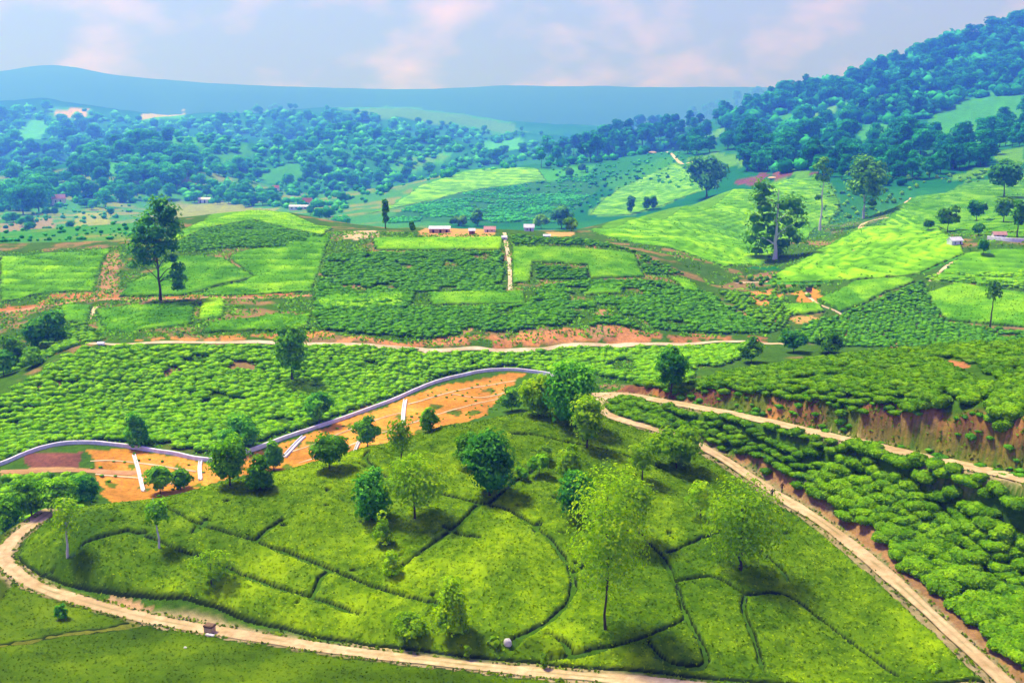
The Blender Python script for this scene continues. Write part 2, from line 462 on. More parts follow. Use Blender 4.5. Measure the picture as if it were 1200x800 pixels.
# cut bank and path across the middle
paint([(350, 403), (420, 402), (520, 409), (640, 407), (900, 402), (905, 394), (880, 392), (800, 390), (720, 383), (660, 385), (600, 393), (540, 396), (470, 400), (400, 398)], C_SOIL * np.array((1.12, .88, .72)), 300, noise=1.6, var=0.35, thr=-.12)
paint([(120, 401), (200, 400), (300, 399), (400, 394), (380, 389), (300, 391), (200, 396)], C_ORANGE * np.array((.8, .85, 1.4)), 290, noise=1.0, thr=0.0)
# left track and its bank
paint([(0, 368), (60, 358), (100, 352), (180, 351), (360, 347), (365, 342), (300, 344), (180, 346), (80, 344), (60, 346), (50, 352), (0, 358)], C_SOIL * np.array((1.15, .8, .6)), 340, noise=0.8, thr=-.2)
paint([(110, 345), (118, 300), (138, 292), (140, 310), (128, 345)], C_SOIL, 370, noise=2.5)
# upper slope fields
paint([(0, 300), (130, 292), (118, 310), (110, 342), (60, 343), (0, 356)], C_TEA2 * 0.9, 380, var=0.25)
paint([(200, 302), (262, 303), (300, 325), (215, 347), (138, 349), (150, 335)], C_TEA, 380)
paint([(200, 276), (240, 259), (290, 247), (340, 251), (392, 268), (380, 276), (300, 258), (240, 268), (205, 284)], C_TEA, 450)
paint([(205, 284), (240, 268), (300, 258), (380, 276), (330, 290), (210, 297)], C_FLOOR * 0.9, 440)
paint([(300, 300), (390, 272), (380, 300), (368, 342), (250, 347), (225, 346)], C_TEA * 0.85, 380)
paint([(110, 362), (228, 354), (225, 380), (150, 394), (118, 390)], C_TEA * 0.9, 320)
paint([(405, 272), (440, 270), (445, 277), (420, 281), (400, 280)], C_PALE, 440)
paint([(490, 272), (560, 268), (580, 274), (575, 279), (520, 279), (490, 276)], C_PALE * np.array((1, .75, .4)), 440)
paint([(640, 272), (672, 272), (668, 277), (642, 277)], C_PALE * np.array((1, .8, .45)), 440)
for (u, v, r) in ((455, 322, 9), (540, 385, 9), (660, 345, 8), (705, 368, 10), (640, 330, 6), (700, 390, 16), (350, 320, 8), (370, 310, 5), (420, 335, 6), (330, 330, 6), (785, 345, 7), (690, 292, 7), (470, 300, 6), (560, 330, 5)):
    paint([(u - r, v), (u - r * .3, v - r * .6), (u + r * .8, v - r * .4), (u + r, v + r * .4), (u - r * .2, v + r * .6)], C_SOIL * 1.05, 300, noise=1.5)
# gully and right-hand slopes
paint([(690, 270), (800, 241), (920, 210), (965, 208), (985, 240), (950, 272), (900, 305), (850, 316), (800, 295), (740, 285)], C_TEA * 0.9, 430, var=0.2)
paint([(800, 285), (940, 276), (950, 283), (900, 288), (800, 292)], C_SOIL * 0.7, 470, noise=1.5)
paint([(892, 333), (950, 297), (1000, 271), (1060, 239), (1080, 260), (1130, 300), (1075, 322), (1000, 328)], C_TEA2 * 1.15, 430, var=0.25)
paint([(1060, 238), (1130, 215), (1200, 205), (1200, 278), (1130, 275), (1030, 262)], C_TEA * 0.92, 480, var=0.15)
paint([(1090, 330), (1130, 296), (1200, 290), (1200, 338)], C_TEA * 0.8, 390, var=0.2)
paint([(875, 345), (900, 339), (915, 345), (905, 360), (890, 358)], C_ORANGE * np.array((.9, .95, 1.6)), 380, noise=1.0)
paint([(930, 342), (955, 335), (965, 350), (945, 358), (932, 352)], C_ORANGE, 380, noise=0.8)
paint([(922, 372), (950, 370), (965, 376), (935, 380)], C_PALE * np.array((.95, .8, .4)), 350, noise=0.8)
paint([(865, 325), (905, 318), (925, 322), (905, 330)], C_SOIL * 0.9, 430, noise=0.8)
paint([(875, 320), (915, 317), (912, 312), (880, 313)], C_WOOD, 470)
paint([(1045, 412), (1070, 404), (1052, 400), (1040, 405)], C_SOIL, 250)
paint([(1110, 423), (1130, 424), (1140, 433), (1120, 434)], C_SOIL * np.array((1.1, .8, .7)), 180, noise=.6)
paint([(1180, 450), (1200, 446), (1200, 470), (1185, 465)], C_RED * 1.2, 165, noise=.6)
paint([(1040, 470), (1110, 488), (1090, 492), (1050, 487)], C_SOIL * 0.8, 165, noise=.6)
# mountain fields on the right
paint([(860, 212), (900, 203), (960, 207), (910, 210)], C_RED * np.array((.5, .5, 1.2)), 600, noise=4)
for pts in ([(815, 168), (848, 150), (850, 156), (835, 168)], [(893, 158), (938, 154), (937, 160), (900, 163)], [(950, 132), (978, 125), (980, 134), (952, 138)],
            [(800, 185), (845, 178), (875, 190), (870, 196), (830, 195)], [(845, 182), (875, 182), (873, 194), (850, 194)], [(1165, 178), (1200, 172), (1200, 197), (1170, 192)],
            [(1010, 155), (1030, 152), (1032, 164), (1010, 163)], [(925, 193), (958, 196), (945, 210), (925, 205)], [(1110, 205), (1160, 196), (1165, 204), (1120, 212)]):
    paint(pts, C_TEA * 0.9, 560, noise=2.0)
for _q in ([(1000,150),(1060,140),(1075,152),(1010,165)], [(930,170),(985,168),(980,182),(935,186)], [(1060,185),(1100,178),(1095,195),(1060,200)], [(985,120),(1040,108),(1050,118),(1000,128)], [(880,140),(930,132),(935,140),(890,148)]):
    paint(_q, C_TEA2 * 1.15, 560, noise=3)
paint([(1085, 140), (1140, 112), (1200, 102), (1200, 130), (1180, 170), (1140, 168), (1100, 160)], C_TEA2 * 1.1, 700, noise=6)
# hill in the middle distance
paint([(630, 200), (700, 192), (690, 206), (640, 212)], C_TEA2 * 1.3, 700, noise=4)
paint([(690, 252), (720, 222), (790, 190), (850, 205), (830, 222), (740, 252)], C_TEA * 0.95, 640, noise=5)
paint([(700, 212), (790, 182), (800, 190), (720, 222)], C_TEA2, 700, noise=4)
paint([(430, 250), (490, 218), (552, 199), (630, 197), (640, 212), (560, 222), (480, 240)], C_TEA2 * 1.25, 620, noise=5)
paint([(450, 262), (480, 240), (560, 222), (640, 212), (690, 205), (700, 220), (650, 262)], C_SCRUB * np.array((1.3, 1.0, 1.1)), 600, noise=6)
# pale fields on the far hills
HILL_CLEAR = [[(395,127),(450,124),(520,131),(600,146),(600,156),(520,146),(440,136)], [(455,199),(520,178),(535,184),(480,203)], [(165,137),(215,127),(218,138),(170,143)], [(55,127),(108,127),(104,142),(66,142)], [(200,165),(235,160),(240,172),(205,176)], [(20,150),(50,135),(60,150),(30,175)], [(300,200),(350,190),(360,205),(310,215)], [(120,195),(150,188),(160,200),(125,208)], [(560,165),(610,160),(620,172),(570,180)], [(250,180),(290,170),(300,182),(260,190)]]
for _i, _q in enumerate(HILL_CLEAR):
    paint(_q, C_TEA2 * (1.1 + .25 * (_i % 3)), 560 if _q[0][1] > 158 else 1200, noise=9)
paint([(400, 128), (450, 127), (520, 133), (600, 146), (640, 158), (560, 150), (440, 140)], C_TEA * 0.8, 1300, noise=12)
paint([(460, 197), (520, 180), (530, 184), (480, 200)], C_TEA, 900, noise=5)
paint([(60, 128), (105, 128), (100, 138), (70, 138)], C_PALE * 0.8, 1500, noise=8)
paint([(165, 136), (215, 128), (215, 135), (170, 140)], C_DRY * 1.6, 1500, noise=8)
paint([(195, 240), (260, 236), (330, 244), (300, 252), (200, 258)], C_DRY * np.array((1.0, 1.3, .8)), 560, noise=3)
paint([(90, 250), (130, 248), (130, 270), (88, 268)], C_DRY * np.array((1.1, 1.4, .8)), 560, noise=3)
paint([(0, 262), (60, 256), (70, 275), (0, 290)], C_DRY * np.array((1.1, 1.0, 1.4)), 540, noise=4)
base = np.clip(base, 0.004, 0.8)

# ------------------------------------------------------------------ mesh helpers
def link(name, me, parent=None, mats=()):
    o = bpy.data.objects.new(name, me)
    COL.objects.link(o)
    if me is not None:
        for m in mats:
            if m.name not in me.materials: me.materials.append(m)
    if parent is not None: o.parent = parent
    return o

def mesh_np(name, V, faces, attrs=None, matidx=None, smooth=True):
    """faces: list of int arrays (n,3) or (n,4)"""
    me = bpy.data.meshes.new(name)
    V = np.asarray(V, np.float32)
    loops = np.concatenate([f.ravel() for f in faces]).astype(np.int32)
    sizes = np.concatenate([np.full(len(f), f.shape[1], np.int32) for f in faces])
    me.vertices.add(len(V)); me.vertices.foreach_set('co', V.ravel())
    me.loops.add(len(loops)); me.loops.foreach_set('vertex_index', loops)
    me.polygons.add(len(sizes))
    me.polygons.foreach_set('loop_start', np.r_[0, np.cumsum(sizes)[:-1]].astype(np.int32))
    me.polygons.foreach_set('use_smooth', np.full(len(sizes), smooth))
    if matidx is not None: me.polygons.foreach_set('material_index', np.asarray(matidx, np.int32))
    for nm, (dom, typ, arr) in (attrs or {}).items():
        at = me.attributes.new(nm, typ, dom)
        at.data.foreach_set('color' if typ == 'FLOAT_COLOR' else 'value', np.asarray(arr, np.float32).ravel())
    me.update(calc_edges=True)
    return me

def gridfaces(nr, nc):
    i = np.arange(nr * nc).reshape(nr, nc)
    return np.stack([i[:-1, :-1], i[:-1, 1:], i[1:, 1:], i[1:, :-1]], -1).reshape(-1, 4)

# ------------------------------------------------------------------ materials
def new_mat(name):
    m = bpy.data.materials.new(name); m.use_nodes = True
    t = m.node_tree; t.nodes.clear()
    out = t.nodes.new('ShaderNodeOutputMaterial')
    return m, t, out

def noise_col(t, scale, detail=4, rough=0.6, vec=None):
    n = t.nodes.new('ShaderNodeTexNoise')
    n.inputs['Scale'].default_value = scale; n.inputs['Detail'].default_value = detail; n.inputs['Roughness'].default_value = rough
    if vec is not None: t.links.new(vec, n.inputs['Vector'])
    return n.outputs['Fac']

def ramp(t, fac, stops):
    r = t.nodes.new('ShaderNodeValToRGB')
    e = r.color_ramp.elements
    e[0].position, e[0].color = stops[0][0], (*stops[0][1], 1)
    e[1].position, e[1].color = stops[-1][0], (*stops[-1][1], 1)
    for p, c in stops[1:-1]:
        x = e.new(p); x.color = (*c, 1)
    t.links.new(fac, r.inputs[0])
    return r.outputs[0]

def mixc(t, a, b, fac, mode='MIX'):
    m = t.nodes.new('ShaderNodeMixRGB'); m.blend_type = mode
    for s, x in ((1, a), (2, b)):
        if isinstance(x, tuple): m.inputs[s].default_value = (*x, 1)
        else: t.links.new(x, m.inputs[s])
    if isinstance(fac, (int, float)): m.inputs[0].default_value = fac
    else: t.links.new(fac, m.inputs[0])
    return m.outputs[0]

def finish(t, out, col, rough=0.8, bump=None, bstr=0.5, bdist=0.1, spec=0.2, trans=0.0, tcol=None):
    p = t.nodes.new('ShaderNodeBsdfPrincipled')
    if isinstance(col, tuple): p.inputs['Base Color'].default_value = (*col, 1)
    else: t.links.new(col, p.inputs['Base Color'])
    p.inputs['Roughness'].default_value = rough
    p.inputs['Specular IOR Level'].default_value = spec
    if bump is not None:
        b = t.nodes.new('ShaderNodeBump'); b.inputs['Strength'].default_value = bstr; b.inputs['Distance'].default_value = bdist
        t.links.new(bump, b.inputs['Height']); t.links.new(b.outputs[0], p.inputs['Normal'])
    sh = p.outputs[0]
    if trans:
        tr = t.nodes.new('ShaderNodeBsdfTranslucent')
        if isinstance(tcol, tuple): tr.inputs[0].default_value = (*tcol, 1)
        else: t.links.new(tcol if tcol is not None else col, tr.inputs[0])
        ms = t.nodes.new('ShaderNodeMixShader'); ms.inputs[0].default_value = trans
        t.links.new(p.outputs[0], ms.inputs[1]); t.links.new(tr.outputs[0], ms.inputs[2])
        sh = ms.outputs[0]
    t.links.new(sh, out.inputs['Surface'])

def ground_mat():
    m, t, out = new_mat('ground')
    at = t.nodes.new('ShaderNodeAttribute'); at.attribute_name = 'cover'
    geo = t.nodes.new('ShaderNodeNewGeometry')
    pos = geo.outputs['Position']
    f1 = noise_col(t, 0.9, 6, 0.7, pos); f2 = noise_col(t, 0.13, 6, 0.65, pos)
    v1 = ramp(t, f1, [(0.3, (.55, .58, .5)), (0.5, (1, 1, 1)), (0.72, (1.5, 1.42, 1.35))])
    v2 = ramp(t, f2, [(0.3, (.72, .78, .75)), (0.5, (1, 1, 1)), (0.7, (1.3, 1.22, 1.1))])
    c = mixc(t, at.outputs['Color'], v1, 0.8, 'MULTIPLY')
    c = mixc(t, c, v2, 0.8, 'MULTIPLY')
    finish(t, out, c, 0.95, f1, 0.6, 0.5, 0.0)
    return m
def road_mat(name, c1, c2):
    m, t, out = new_mat(name)
    geo = t.nodes.new('ShaderNodeNewGeometry'); pos = geo.outputs['Position']
    at = t.nodes.new('ShaderNodeAttribute'); at.attribute_name = 'rut'
    f1 = noise_col(t, 0.7, 6, 0.7, pos); f2 = noise_col(t, 0.12, 4, 0.6, pos)
    c = ramp(t, f1, [(0.3, c2), (0.62, c1)])
    c = mixc(t, c, (c2[0] * .85, c2[1] * .8, c2[2] * .75), ramp(t, f2, [(0.45, (0, 0, 0)), (0.7, (.6, .6, .6))]))
    c = mixc(t, c, (.16, .17, .05), at.outputs['Fac'])
    finish(t, out, c, 0.95, f1, 0.4, 0.1, 0.0)
    return m
M_ground = ground_mat()
M_road = road_mat('pale_dirt', (0.60, 0.47, 0.25), (0.36, 0.25, 0.11))

g = mesh_np('ground', np.stack([gX, gY, gZ], -1).reshape(-1, 3), [gridfaces(*gY.shape)],
            {'cover': ('POINT', 'FLOAT_COLOR', np.concatenate([base, np.ones(base.shape[:2] + (1,))], -1).reshape(-1, 4))})
go = link('ground', g, None, [M_ground]); go['kind'] = 'structure'

def ribbon(name, line, half, mat, lift=0.03, kind='structure', seed=0, cols=11, wob=0.5):
    """road surface laid a little above the ground along a polyline"""
    d = np.gradient(line[:, :2], axis=0); d /= np.linalg.norm(d, axis=1, keepdims=True) + 1e-9
    nrm = np.stack([-d[:, 1], d[:, 0]], 1)
    t = np.linspace(-1, 1, cols)
    w1 = half * (1 + wob * vnoise(np.arange(len(line)) * 0.12 + seed, np.full(len(line), 0.5 + seed)))
    x = line[:, None, 0] + nrm[:, None, 0] * t * w1[:, None]; y = line[:, None, 1] + nrm[:, None, 1] * t * w1[:, None]
    z = (np.maximum(line[:, None, 2], H(x, y) - .05) if line[0, 2] < -1 else H(x, y)) + lift + 0.03 * np.cos(t * math.pi / 2)
    rut = np.clip(1 - np.abs(t) / 0.28, 0, 1) * 0.75 + np.clip((np.abs(t) - 0.75) / 0.25, 0, 1) * 0.9
    rut = np.broadcast_to(rut, x.shape) * np.clip(0.5 + 1.4 * fbm(x / 5, y / 5, 3), 0, 1)
    me = mesh_np(name, np.stack([x, y, z], -1).reshape(-1, 3), [gridfaces(*x.shape)], {'rut': ('POINT', 'FLOAT', rut.ravel())})
    o = link(name, me, None, [mat]); o['kind'] = kind
    return o
ribbon('dirt_road', resample(R_front, .6), 1.15, M_road, seed=1, lift=.1)
ribbon('dirt_road', resample(R_right, .6), 1.15, M_road, seed=2, lift=0.12)
ribbon('dirt_road', resample(R_upper, .6), 1.7, M_road, seed=3, lift=.1)

# ------------------------------------------------------------------ plants: materials
def leaf_mat(name, dark, mid, light, trans=0.25, rough=0.6, scale=0.6, bump=0.0, vary=1.0):
    m, t, out = new_mat(name)
    at = t.nodes.new('ShaderNodeAttribute'); at.attribute_name = 'tint'
    oi = t.nodes.new('ShaderNodeObjectInfo')
    geo = t.nodes.new('ShaderNodeNewGeometry')
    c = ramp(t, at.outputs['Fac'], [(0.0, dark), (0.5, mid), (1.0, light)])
    f = noise_col(t, scale, 3, 0.6, geo.outputs['Position'])
    c = mixc(t, c, ramp(t, f, [(0.3, (.72, .78, .8)), (0.7, (1.3, 1.2, 1.1))]), 0.8, 'MULTIPLY')
    r = ramp(t, oi.outputs['Random'], [(0.0, (1 - .35 * vary, 1 - .28 * vary, 1 - .2 * vary)), (0.5, (1, 1, 1)), (1.0, (1 + .4 * vary, 1 + .25 * vary, 1.0))])
    c = mixc(t, c, r, 0.9, 'MULTIPLY')
    st = t.nodes.new('ShaderNodeAttribute'); st.attribute_name = 'stem'     # darkens the path gaps and the edges of the clipped canopy
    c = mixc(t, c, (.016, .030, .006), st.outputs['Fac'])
    bf = noise_col(t, 3.2, 4, 0.7, geo.outputs['Position']) if bump else None
    finish(t, out, c, rough, bf, bump, 0.25, spec=0.0, trans=trans)
    return m
M_tea = leaf_mat('tea_leaf', (0.0527, 0.1384, 0.000366), (0.1142, 0.2455, 0.000366), (0.2562, 0.4425, 0.000732), 0.15, scale=0.35)
M_field = leaf_mat('field_leaf', (0.055, 0.22, 0.0033), (0.11, 0.363, 0.0044), (0.242, 0.55, 0.0088), 0.15, scale=0.2)
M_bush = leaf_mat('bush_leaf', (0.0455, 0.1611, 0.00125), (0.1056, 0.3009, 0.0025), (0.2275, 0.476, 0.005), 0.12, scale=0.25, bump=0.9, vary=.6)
M_scrub = leaf_mat('scrub_leaf', (0.06958, 0.2608, 0.0023), (0.1581, 0.472, 0.00345), (0.3162, 0.6955, 0.0069), 0.2, scale=0.25, bump=0.9, vary=.6)
M_terrace = leaf_mat('terrace_leaf', (0.0286, 0.156, 0.0052), (0.0715, 0.286, 0.0078), (0.156, 0.481, 0.013), 0.15, scale=0.25, bump=0.9, vary=.6)
M_grass = leaf_mat('grass_blade', (0.05544, 0.1198, 0.0012), (0.0924, 0.1905, 0.0012), (0.1584, 0.2765, 0.0036), 0.2, scale=0.12)
M_bright = leaf_mat('bright_leaf', (0.1452, 0.3629, 0.00112), (0.2782, 0.5564, 0.00224), (0.4838, 0.72, 0.00672), 0.45)
M_mid = leaf_mat('mid_leaf', (0.05635, 0.231, 0.0042), (0.1368, 0.4158, 0.0056), (0.3059, 0.6776, 0.0112), 0.35)
M_dark = leaf_mat('dark_leaf', (0.032, 0.2112, 0.0128), (0.09, 0.384, 0.0192), (0.24, 0.6912, 0.0288), 0.35)
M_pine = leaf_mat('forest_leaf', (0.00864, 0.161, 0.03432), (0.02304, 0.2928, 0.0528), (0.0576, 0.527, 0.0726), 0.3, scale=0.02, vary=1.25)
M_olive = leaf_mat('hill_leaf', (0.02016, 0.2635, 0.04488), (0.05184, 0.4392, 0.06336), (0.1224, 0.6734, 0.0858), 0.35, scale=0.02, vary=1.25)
def bark_mat(name, a, b):
    m, t, out = new_mat(name)
    geo = t.nodes.new('ShaderNodeNewGeometry')
    f = noise_col(t, 2.5, 5, 0.7, geo.outputs['Position'])
    finish(t, out, ramp(t, f, [(0.3, a), (0.7, b)]), 0.9, f, 0.6, 0.05, 0.1)
    return m
M_bark = bark_mat('bark', (.035, .028, .016), (.10, .085, .055))
M_pale_bark = bark_mat('pale_bark', (.40, .40, .34), (.66, .66, .58))

def ico(sub):
    import bmesh
    bm = bmesh.new(); bmesh.ops.create_icosphere(bm, subdivisions=sub, radius=1)
    V = np.array([v.co[:] for v in bm.verts]); Fc = np.array([[v.index for v in f.verts] for f in bm.faces]); bm.free()
    return V, Fc
ICO = {k: ico(k) for k in (1, 2, 3)}

def rhombs(C, Nn, size, r, asp=0.6):
    """small leaf sprays: rhombus faces centred at C facing Nn"""
    n = len(C)
    Nn = Nn / (np.linalg.norm(Nn, axis=1, keepdims=True) + 1e-9)
    t = r.normal(size=(n, 3)); t -= (t * Nn).sum(1, keepdims=True) * Nn; t /= np.linalg.norm(t, axis=1, keepdims=True) + 1e-9
    b = np.cross(Nn, t)
    s = (size * r.uniform(0.65, 1.35, n))[:, None]
    bend = Nn * s * r.uniform(-0.1, 0.35, (n, 1))
    V = np.stack([C - t * s, C - b * s * asp + bend, C + t * s, C + b * s * asp + bend], 1).reshape(-1, 3)
    return V, np.arange(4 * n).reshape(n, 4)

# ------------------------------------------------------------------ tea carpets
def carpet(name, poly, step, lines=(), height=0.9, edge=0.8, gap=(0.3, 1.0), lumps=0.25, lump_wl=2.2, tufts=6.0, tuft=0.3, mat=M_tea, seed=1, rows=0.0, keep=None, hole=None, tbias=0.5, label=None):
    r = np.random.default_rng(seed)
    P2 = np.array(poly)
    x0, y0 = P2.min(0) - 1; x1, y1 = P2.max(0) + 1
    xs = np.arange(x0, x1, step); ys = np.arange(y0, y1, step)
    X, Y = np.meshgrid(xs, ys)
    X = X + r.uniform(-.2, .2, X.shape) * step; Y = Y + r.uniform(-.2, .2, Y.shape) * step
    closed = np.vstack([P2, P2[:1]])
    ins = inpoly(X, Y, poly)
    dE, _ = dist_line(X, Y, closed)
    jig = fbm(X / 2.5, Y / 2.5, 3)
    k = sstep(0.0, edge, dE + jig * edge * 0.9) * ins
    for ln in lines:
        m = (X > ln[:, 0].min() - 2) & (X < ln[:, 0].max() + 2) & (Y > ln[:, 1].min() - 2) & (Y < ln[:, 1].max() + 2)
        d, _ = dist_line(X[m], Y[m], ln)
        k[m] = np.minimum(k[m], sstep(gap[0], gap[1], d + jig[m] * 0.35 + 0.12))
    if keep is not None: k = k * keep(X, Y)
    G = H(X, Y)
    hh = height * np.sqrt(np.clip(k, 0, 1)) + lumps * fbm(X / lump_wl, Y / lump_wl, 4) * k
    if rows: hh = hh * (0.62 + 0.38 * np.cos(2 * math.pi * (G + 0.15 * jig) / rows))
    Z = G + hh - 0.12 * (k <= 0.02)
    ok = k > 0.02
    fc = gridfaces(*X.shape)
    fk = ok.ravel()[fc].any(1)
    fc = fc[fk]
    used = np.unique(fc); remap = np.full(X.size, -1); remap[used] = np.arange(len(used))
    V = np.stack([X, Y, Z], -1).reshape(-1, 3)[used]
    fc = remap[fc]
    tn = tbias + 0.75 * fbm(X / 7 + seed, Y / 7, 4) + 0.5 * fbm(X / 23 + seed, Y / 23, 2) + 0.5 * vnoise(X / 0.7, Y / 0.7)
    if rows: tn = tn + 0.17 * np.cos(2 * math.pi * (G + 0.1 * jig) / rows)
    tint = np.clip(tn.ravel()[used], 0, 1)
    tf = tint[fc].mean(1)
    kf = k.ravel()[used][fc].mean(1)
    nt_ = int(tufts * len(fc) * step * step)
    faces = [fc]
    if nt_:
        pick = r.integers(0, len(fc), nt_); pick = pick[kf[pick] > .45]; nt_ = len(pick)
        A, B, D = V[fc[pick, 0]], V[fc[pick, 1]], V[fc[pick, 3]]
        C = A + (B - A) * r.random((nt_, 1)) + (D - A) * r.random((nt_, 1)) + np.array([0, 0, tuft * .25])
        nn = np.cross(B - A, D - A); nn /= np.linalg.norm(nn, axis=1, keepdims=True) + 1e-9
        nn[nn[:, 2] < 0] *= -1
        tv, tfc = rhombs(C, nn + r.normal(size=(nt_, 3)) * 0.45, tuft, r)
        faces.append(tfc + len(V))
        V = np.vstack([V, tv])
        tf = np.r_[tf, np.clip(tf[pick] + r.normal(size=nt_) * 0.22 + 0.08, 0, 1)]
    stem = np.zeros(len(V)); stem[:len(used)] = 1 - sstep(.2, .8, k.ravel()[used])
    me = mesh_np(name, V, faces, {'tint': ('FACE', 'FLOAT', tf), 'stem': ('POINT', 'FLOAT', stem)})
    o = link(name, me, None, [mat]); o['kind'] = 'stuff'
    return o

def seg(a, Lp):
    """sub-polyline of a road between two x positions"""
    return a
hill = []
crestb = [(30,612,171),(140,592,180),(250,574,184),(370,546,192),(430,528,198),(520,503,206),(600,490,211),(660,483,214),(698,477,215.5)]
i0 = int(np.argmin(np.hypot(*(R_front[:, :2] - np.array(P(28, 620, 169))[:2]).T)))
hill += [tuple(p[:2]) for p in R_front[i0:]]
j0 = int(np.argmin(np.abs(R_right[:, 1] - 124.5)))
hill += [tuple(p[:2]) for p in R_right[j0:] if p[1] < 214]
hill += [tuple(P(*c))[:2] for c in crestb[::-1]]
def hill_keep(X, Y):
    d, i = dist_line(X, Y, R_front); e, j = dist_line(X, Y, R_right)
    # wider verge along the front, where the soil shows under the tea
    vg = 2.0 + 2.0 * np.exp(-((X + 44) / 13.0) ** 2)
    hole = sstep(-.62, -.5, fbm(X / 2.6, Y / 2.6, 3) + .1 * sstep(150, 125, Y))
    return hole * sstep(0, 0.8, d - vg + 0.6 * vnoise(X / 3, Y / 3)) * sstep(0, 0.8, e - 2.3 + 0.5 * vnoise(X / 3, Y / 3))
HP = [[(195,597),(230,615),(300,637),(360,660),(410,680),(450,695),(490,705),(520,712)],
 [(150,625),(180,635),(230,655),(300,682),(365,703),(420,722)],[(365,703),(380,675),(395,672)],
 [(468,668),(500,645),(535,620),(560,595),(575,592)],
 [(420,545),(445,558),(480,572),(520,582),(560,592),(600,603),(640,630),(665,665),(672,690),(660,715),(630,740),(600,758)],
 [(432,530),(428,540),(445,555)],[(600,510),(625,512),(660,520),(700,527),(745,540),(775,552)],
 [(735,605),(750,628),(775,655),(793,690),(803,722),(818,750),(828,775),(822,785)],
 [(793,684),(830,678),(850,685),(873,700),(905,697),(930,705),(960,728),(1000,758),(1050,795)],
 [(873,700),(872,720),(885,755),(895,790)],[(803,728),(765,745),(720,760),(680,770),(640,776)],
 [(760,755),(775,775),(800,785),(822,785)],[(785,650),(820,635),(845,625)],[(670,675),(690,665),(720,660)],
 [(900,655),(915,670),(925,685)],[(575,592),(600,570),(640,545)],[(100,640),(135,628),(150,625)],[(300,637),(315,622),(330,612)],[(520,620),(540,630),(560,632)],
 [(690,610),(670,600),(650,585)],[(640,745),(655,752),(668,768)]]
HPW = [resample(catmull([tuple(pix(u, v)) + (0,) for u, v in l], 6), 1.2) for l in HP]
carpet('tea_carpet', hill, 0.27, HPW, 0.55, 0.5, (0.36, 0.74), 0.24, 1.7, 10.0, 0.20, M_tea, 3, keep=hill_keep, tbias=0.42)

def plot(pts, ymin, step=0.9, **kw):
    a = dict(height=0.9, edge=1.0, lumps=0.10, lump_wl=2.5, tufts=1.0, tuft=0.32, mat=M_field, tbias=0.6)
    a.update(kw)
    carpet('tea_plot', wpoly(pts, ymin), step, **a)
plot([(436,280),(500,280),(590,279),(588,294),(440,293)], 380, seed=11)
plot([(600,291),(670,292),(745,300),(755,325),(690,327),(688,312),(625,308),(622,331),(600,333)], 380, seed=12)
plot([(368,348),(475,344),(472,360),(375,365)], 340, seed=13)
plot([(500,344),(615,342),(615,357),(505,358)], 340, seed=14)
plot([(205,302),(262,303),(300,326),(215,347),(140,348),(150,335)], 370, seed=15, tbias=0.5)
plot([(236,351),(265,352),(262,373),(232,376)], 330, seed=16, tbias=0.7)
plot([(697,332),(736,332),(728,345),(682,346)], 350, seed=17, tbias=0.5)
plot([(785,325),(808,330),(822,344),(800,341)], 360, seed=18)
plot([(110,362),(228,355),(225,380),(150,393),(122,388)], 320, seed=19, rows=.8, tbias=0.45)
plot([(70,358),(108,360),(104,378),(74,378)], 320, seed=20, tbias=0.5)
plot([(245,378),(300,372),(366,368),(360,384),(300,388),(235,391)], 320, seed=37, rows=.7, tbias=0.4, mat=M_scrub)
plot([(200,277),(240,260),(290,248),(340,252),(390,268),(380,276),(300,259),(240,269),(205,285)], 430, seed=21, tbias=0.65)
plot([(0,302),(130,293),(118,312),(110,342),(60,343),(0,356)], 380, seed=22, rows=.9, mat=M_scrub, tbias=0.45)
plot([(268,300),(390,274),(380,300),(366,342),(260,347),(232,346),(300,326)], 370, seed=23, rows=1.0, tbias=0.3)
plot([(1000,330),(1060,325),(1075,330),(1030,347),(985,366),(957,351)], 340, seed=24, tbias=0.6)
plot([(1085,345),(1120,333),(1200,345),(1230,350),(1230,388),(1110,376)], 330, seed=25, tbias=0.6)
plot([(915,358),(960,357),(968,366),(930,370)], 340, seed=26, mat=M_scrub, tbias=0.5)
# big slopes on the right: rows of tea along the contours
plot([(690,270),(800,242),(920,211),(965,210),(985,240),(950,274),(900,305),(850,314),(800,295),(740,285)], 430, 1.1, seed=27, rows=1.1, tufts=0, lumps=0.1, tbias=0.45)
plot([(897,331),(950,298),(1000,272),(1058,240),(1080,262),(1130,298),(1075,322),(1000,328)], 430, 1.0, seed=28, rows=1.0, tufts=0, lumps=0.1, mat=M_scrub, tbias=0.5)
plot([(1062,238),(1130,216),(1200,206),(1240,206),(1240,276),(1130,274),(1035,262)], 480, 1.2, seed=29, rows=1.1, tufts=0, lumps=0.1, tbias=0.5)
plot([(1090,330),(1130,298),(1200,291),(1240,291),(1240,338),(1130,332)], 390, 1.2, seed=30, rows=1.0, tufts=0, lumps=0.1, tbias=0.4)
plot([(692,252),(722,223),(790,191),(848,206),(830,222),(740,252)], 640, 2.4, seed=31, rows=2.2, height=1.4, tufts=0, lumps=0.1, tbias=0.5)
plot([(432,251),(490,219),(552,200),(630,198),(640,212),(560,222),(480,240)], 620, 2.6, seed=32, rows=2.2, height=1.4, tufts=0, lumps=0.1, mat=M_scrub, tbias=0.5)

# ------------------------------------------------------------------ tea bushes
def tag(o, label, cat, group=None):
    o['label'] = label; o['category'] = cat
    if group: o['group'] = group
    return o

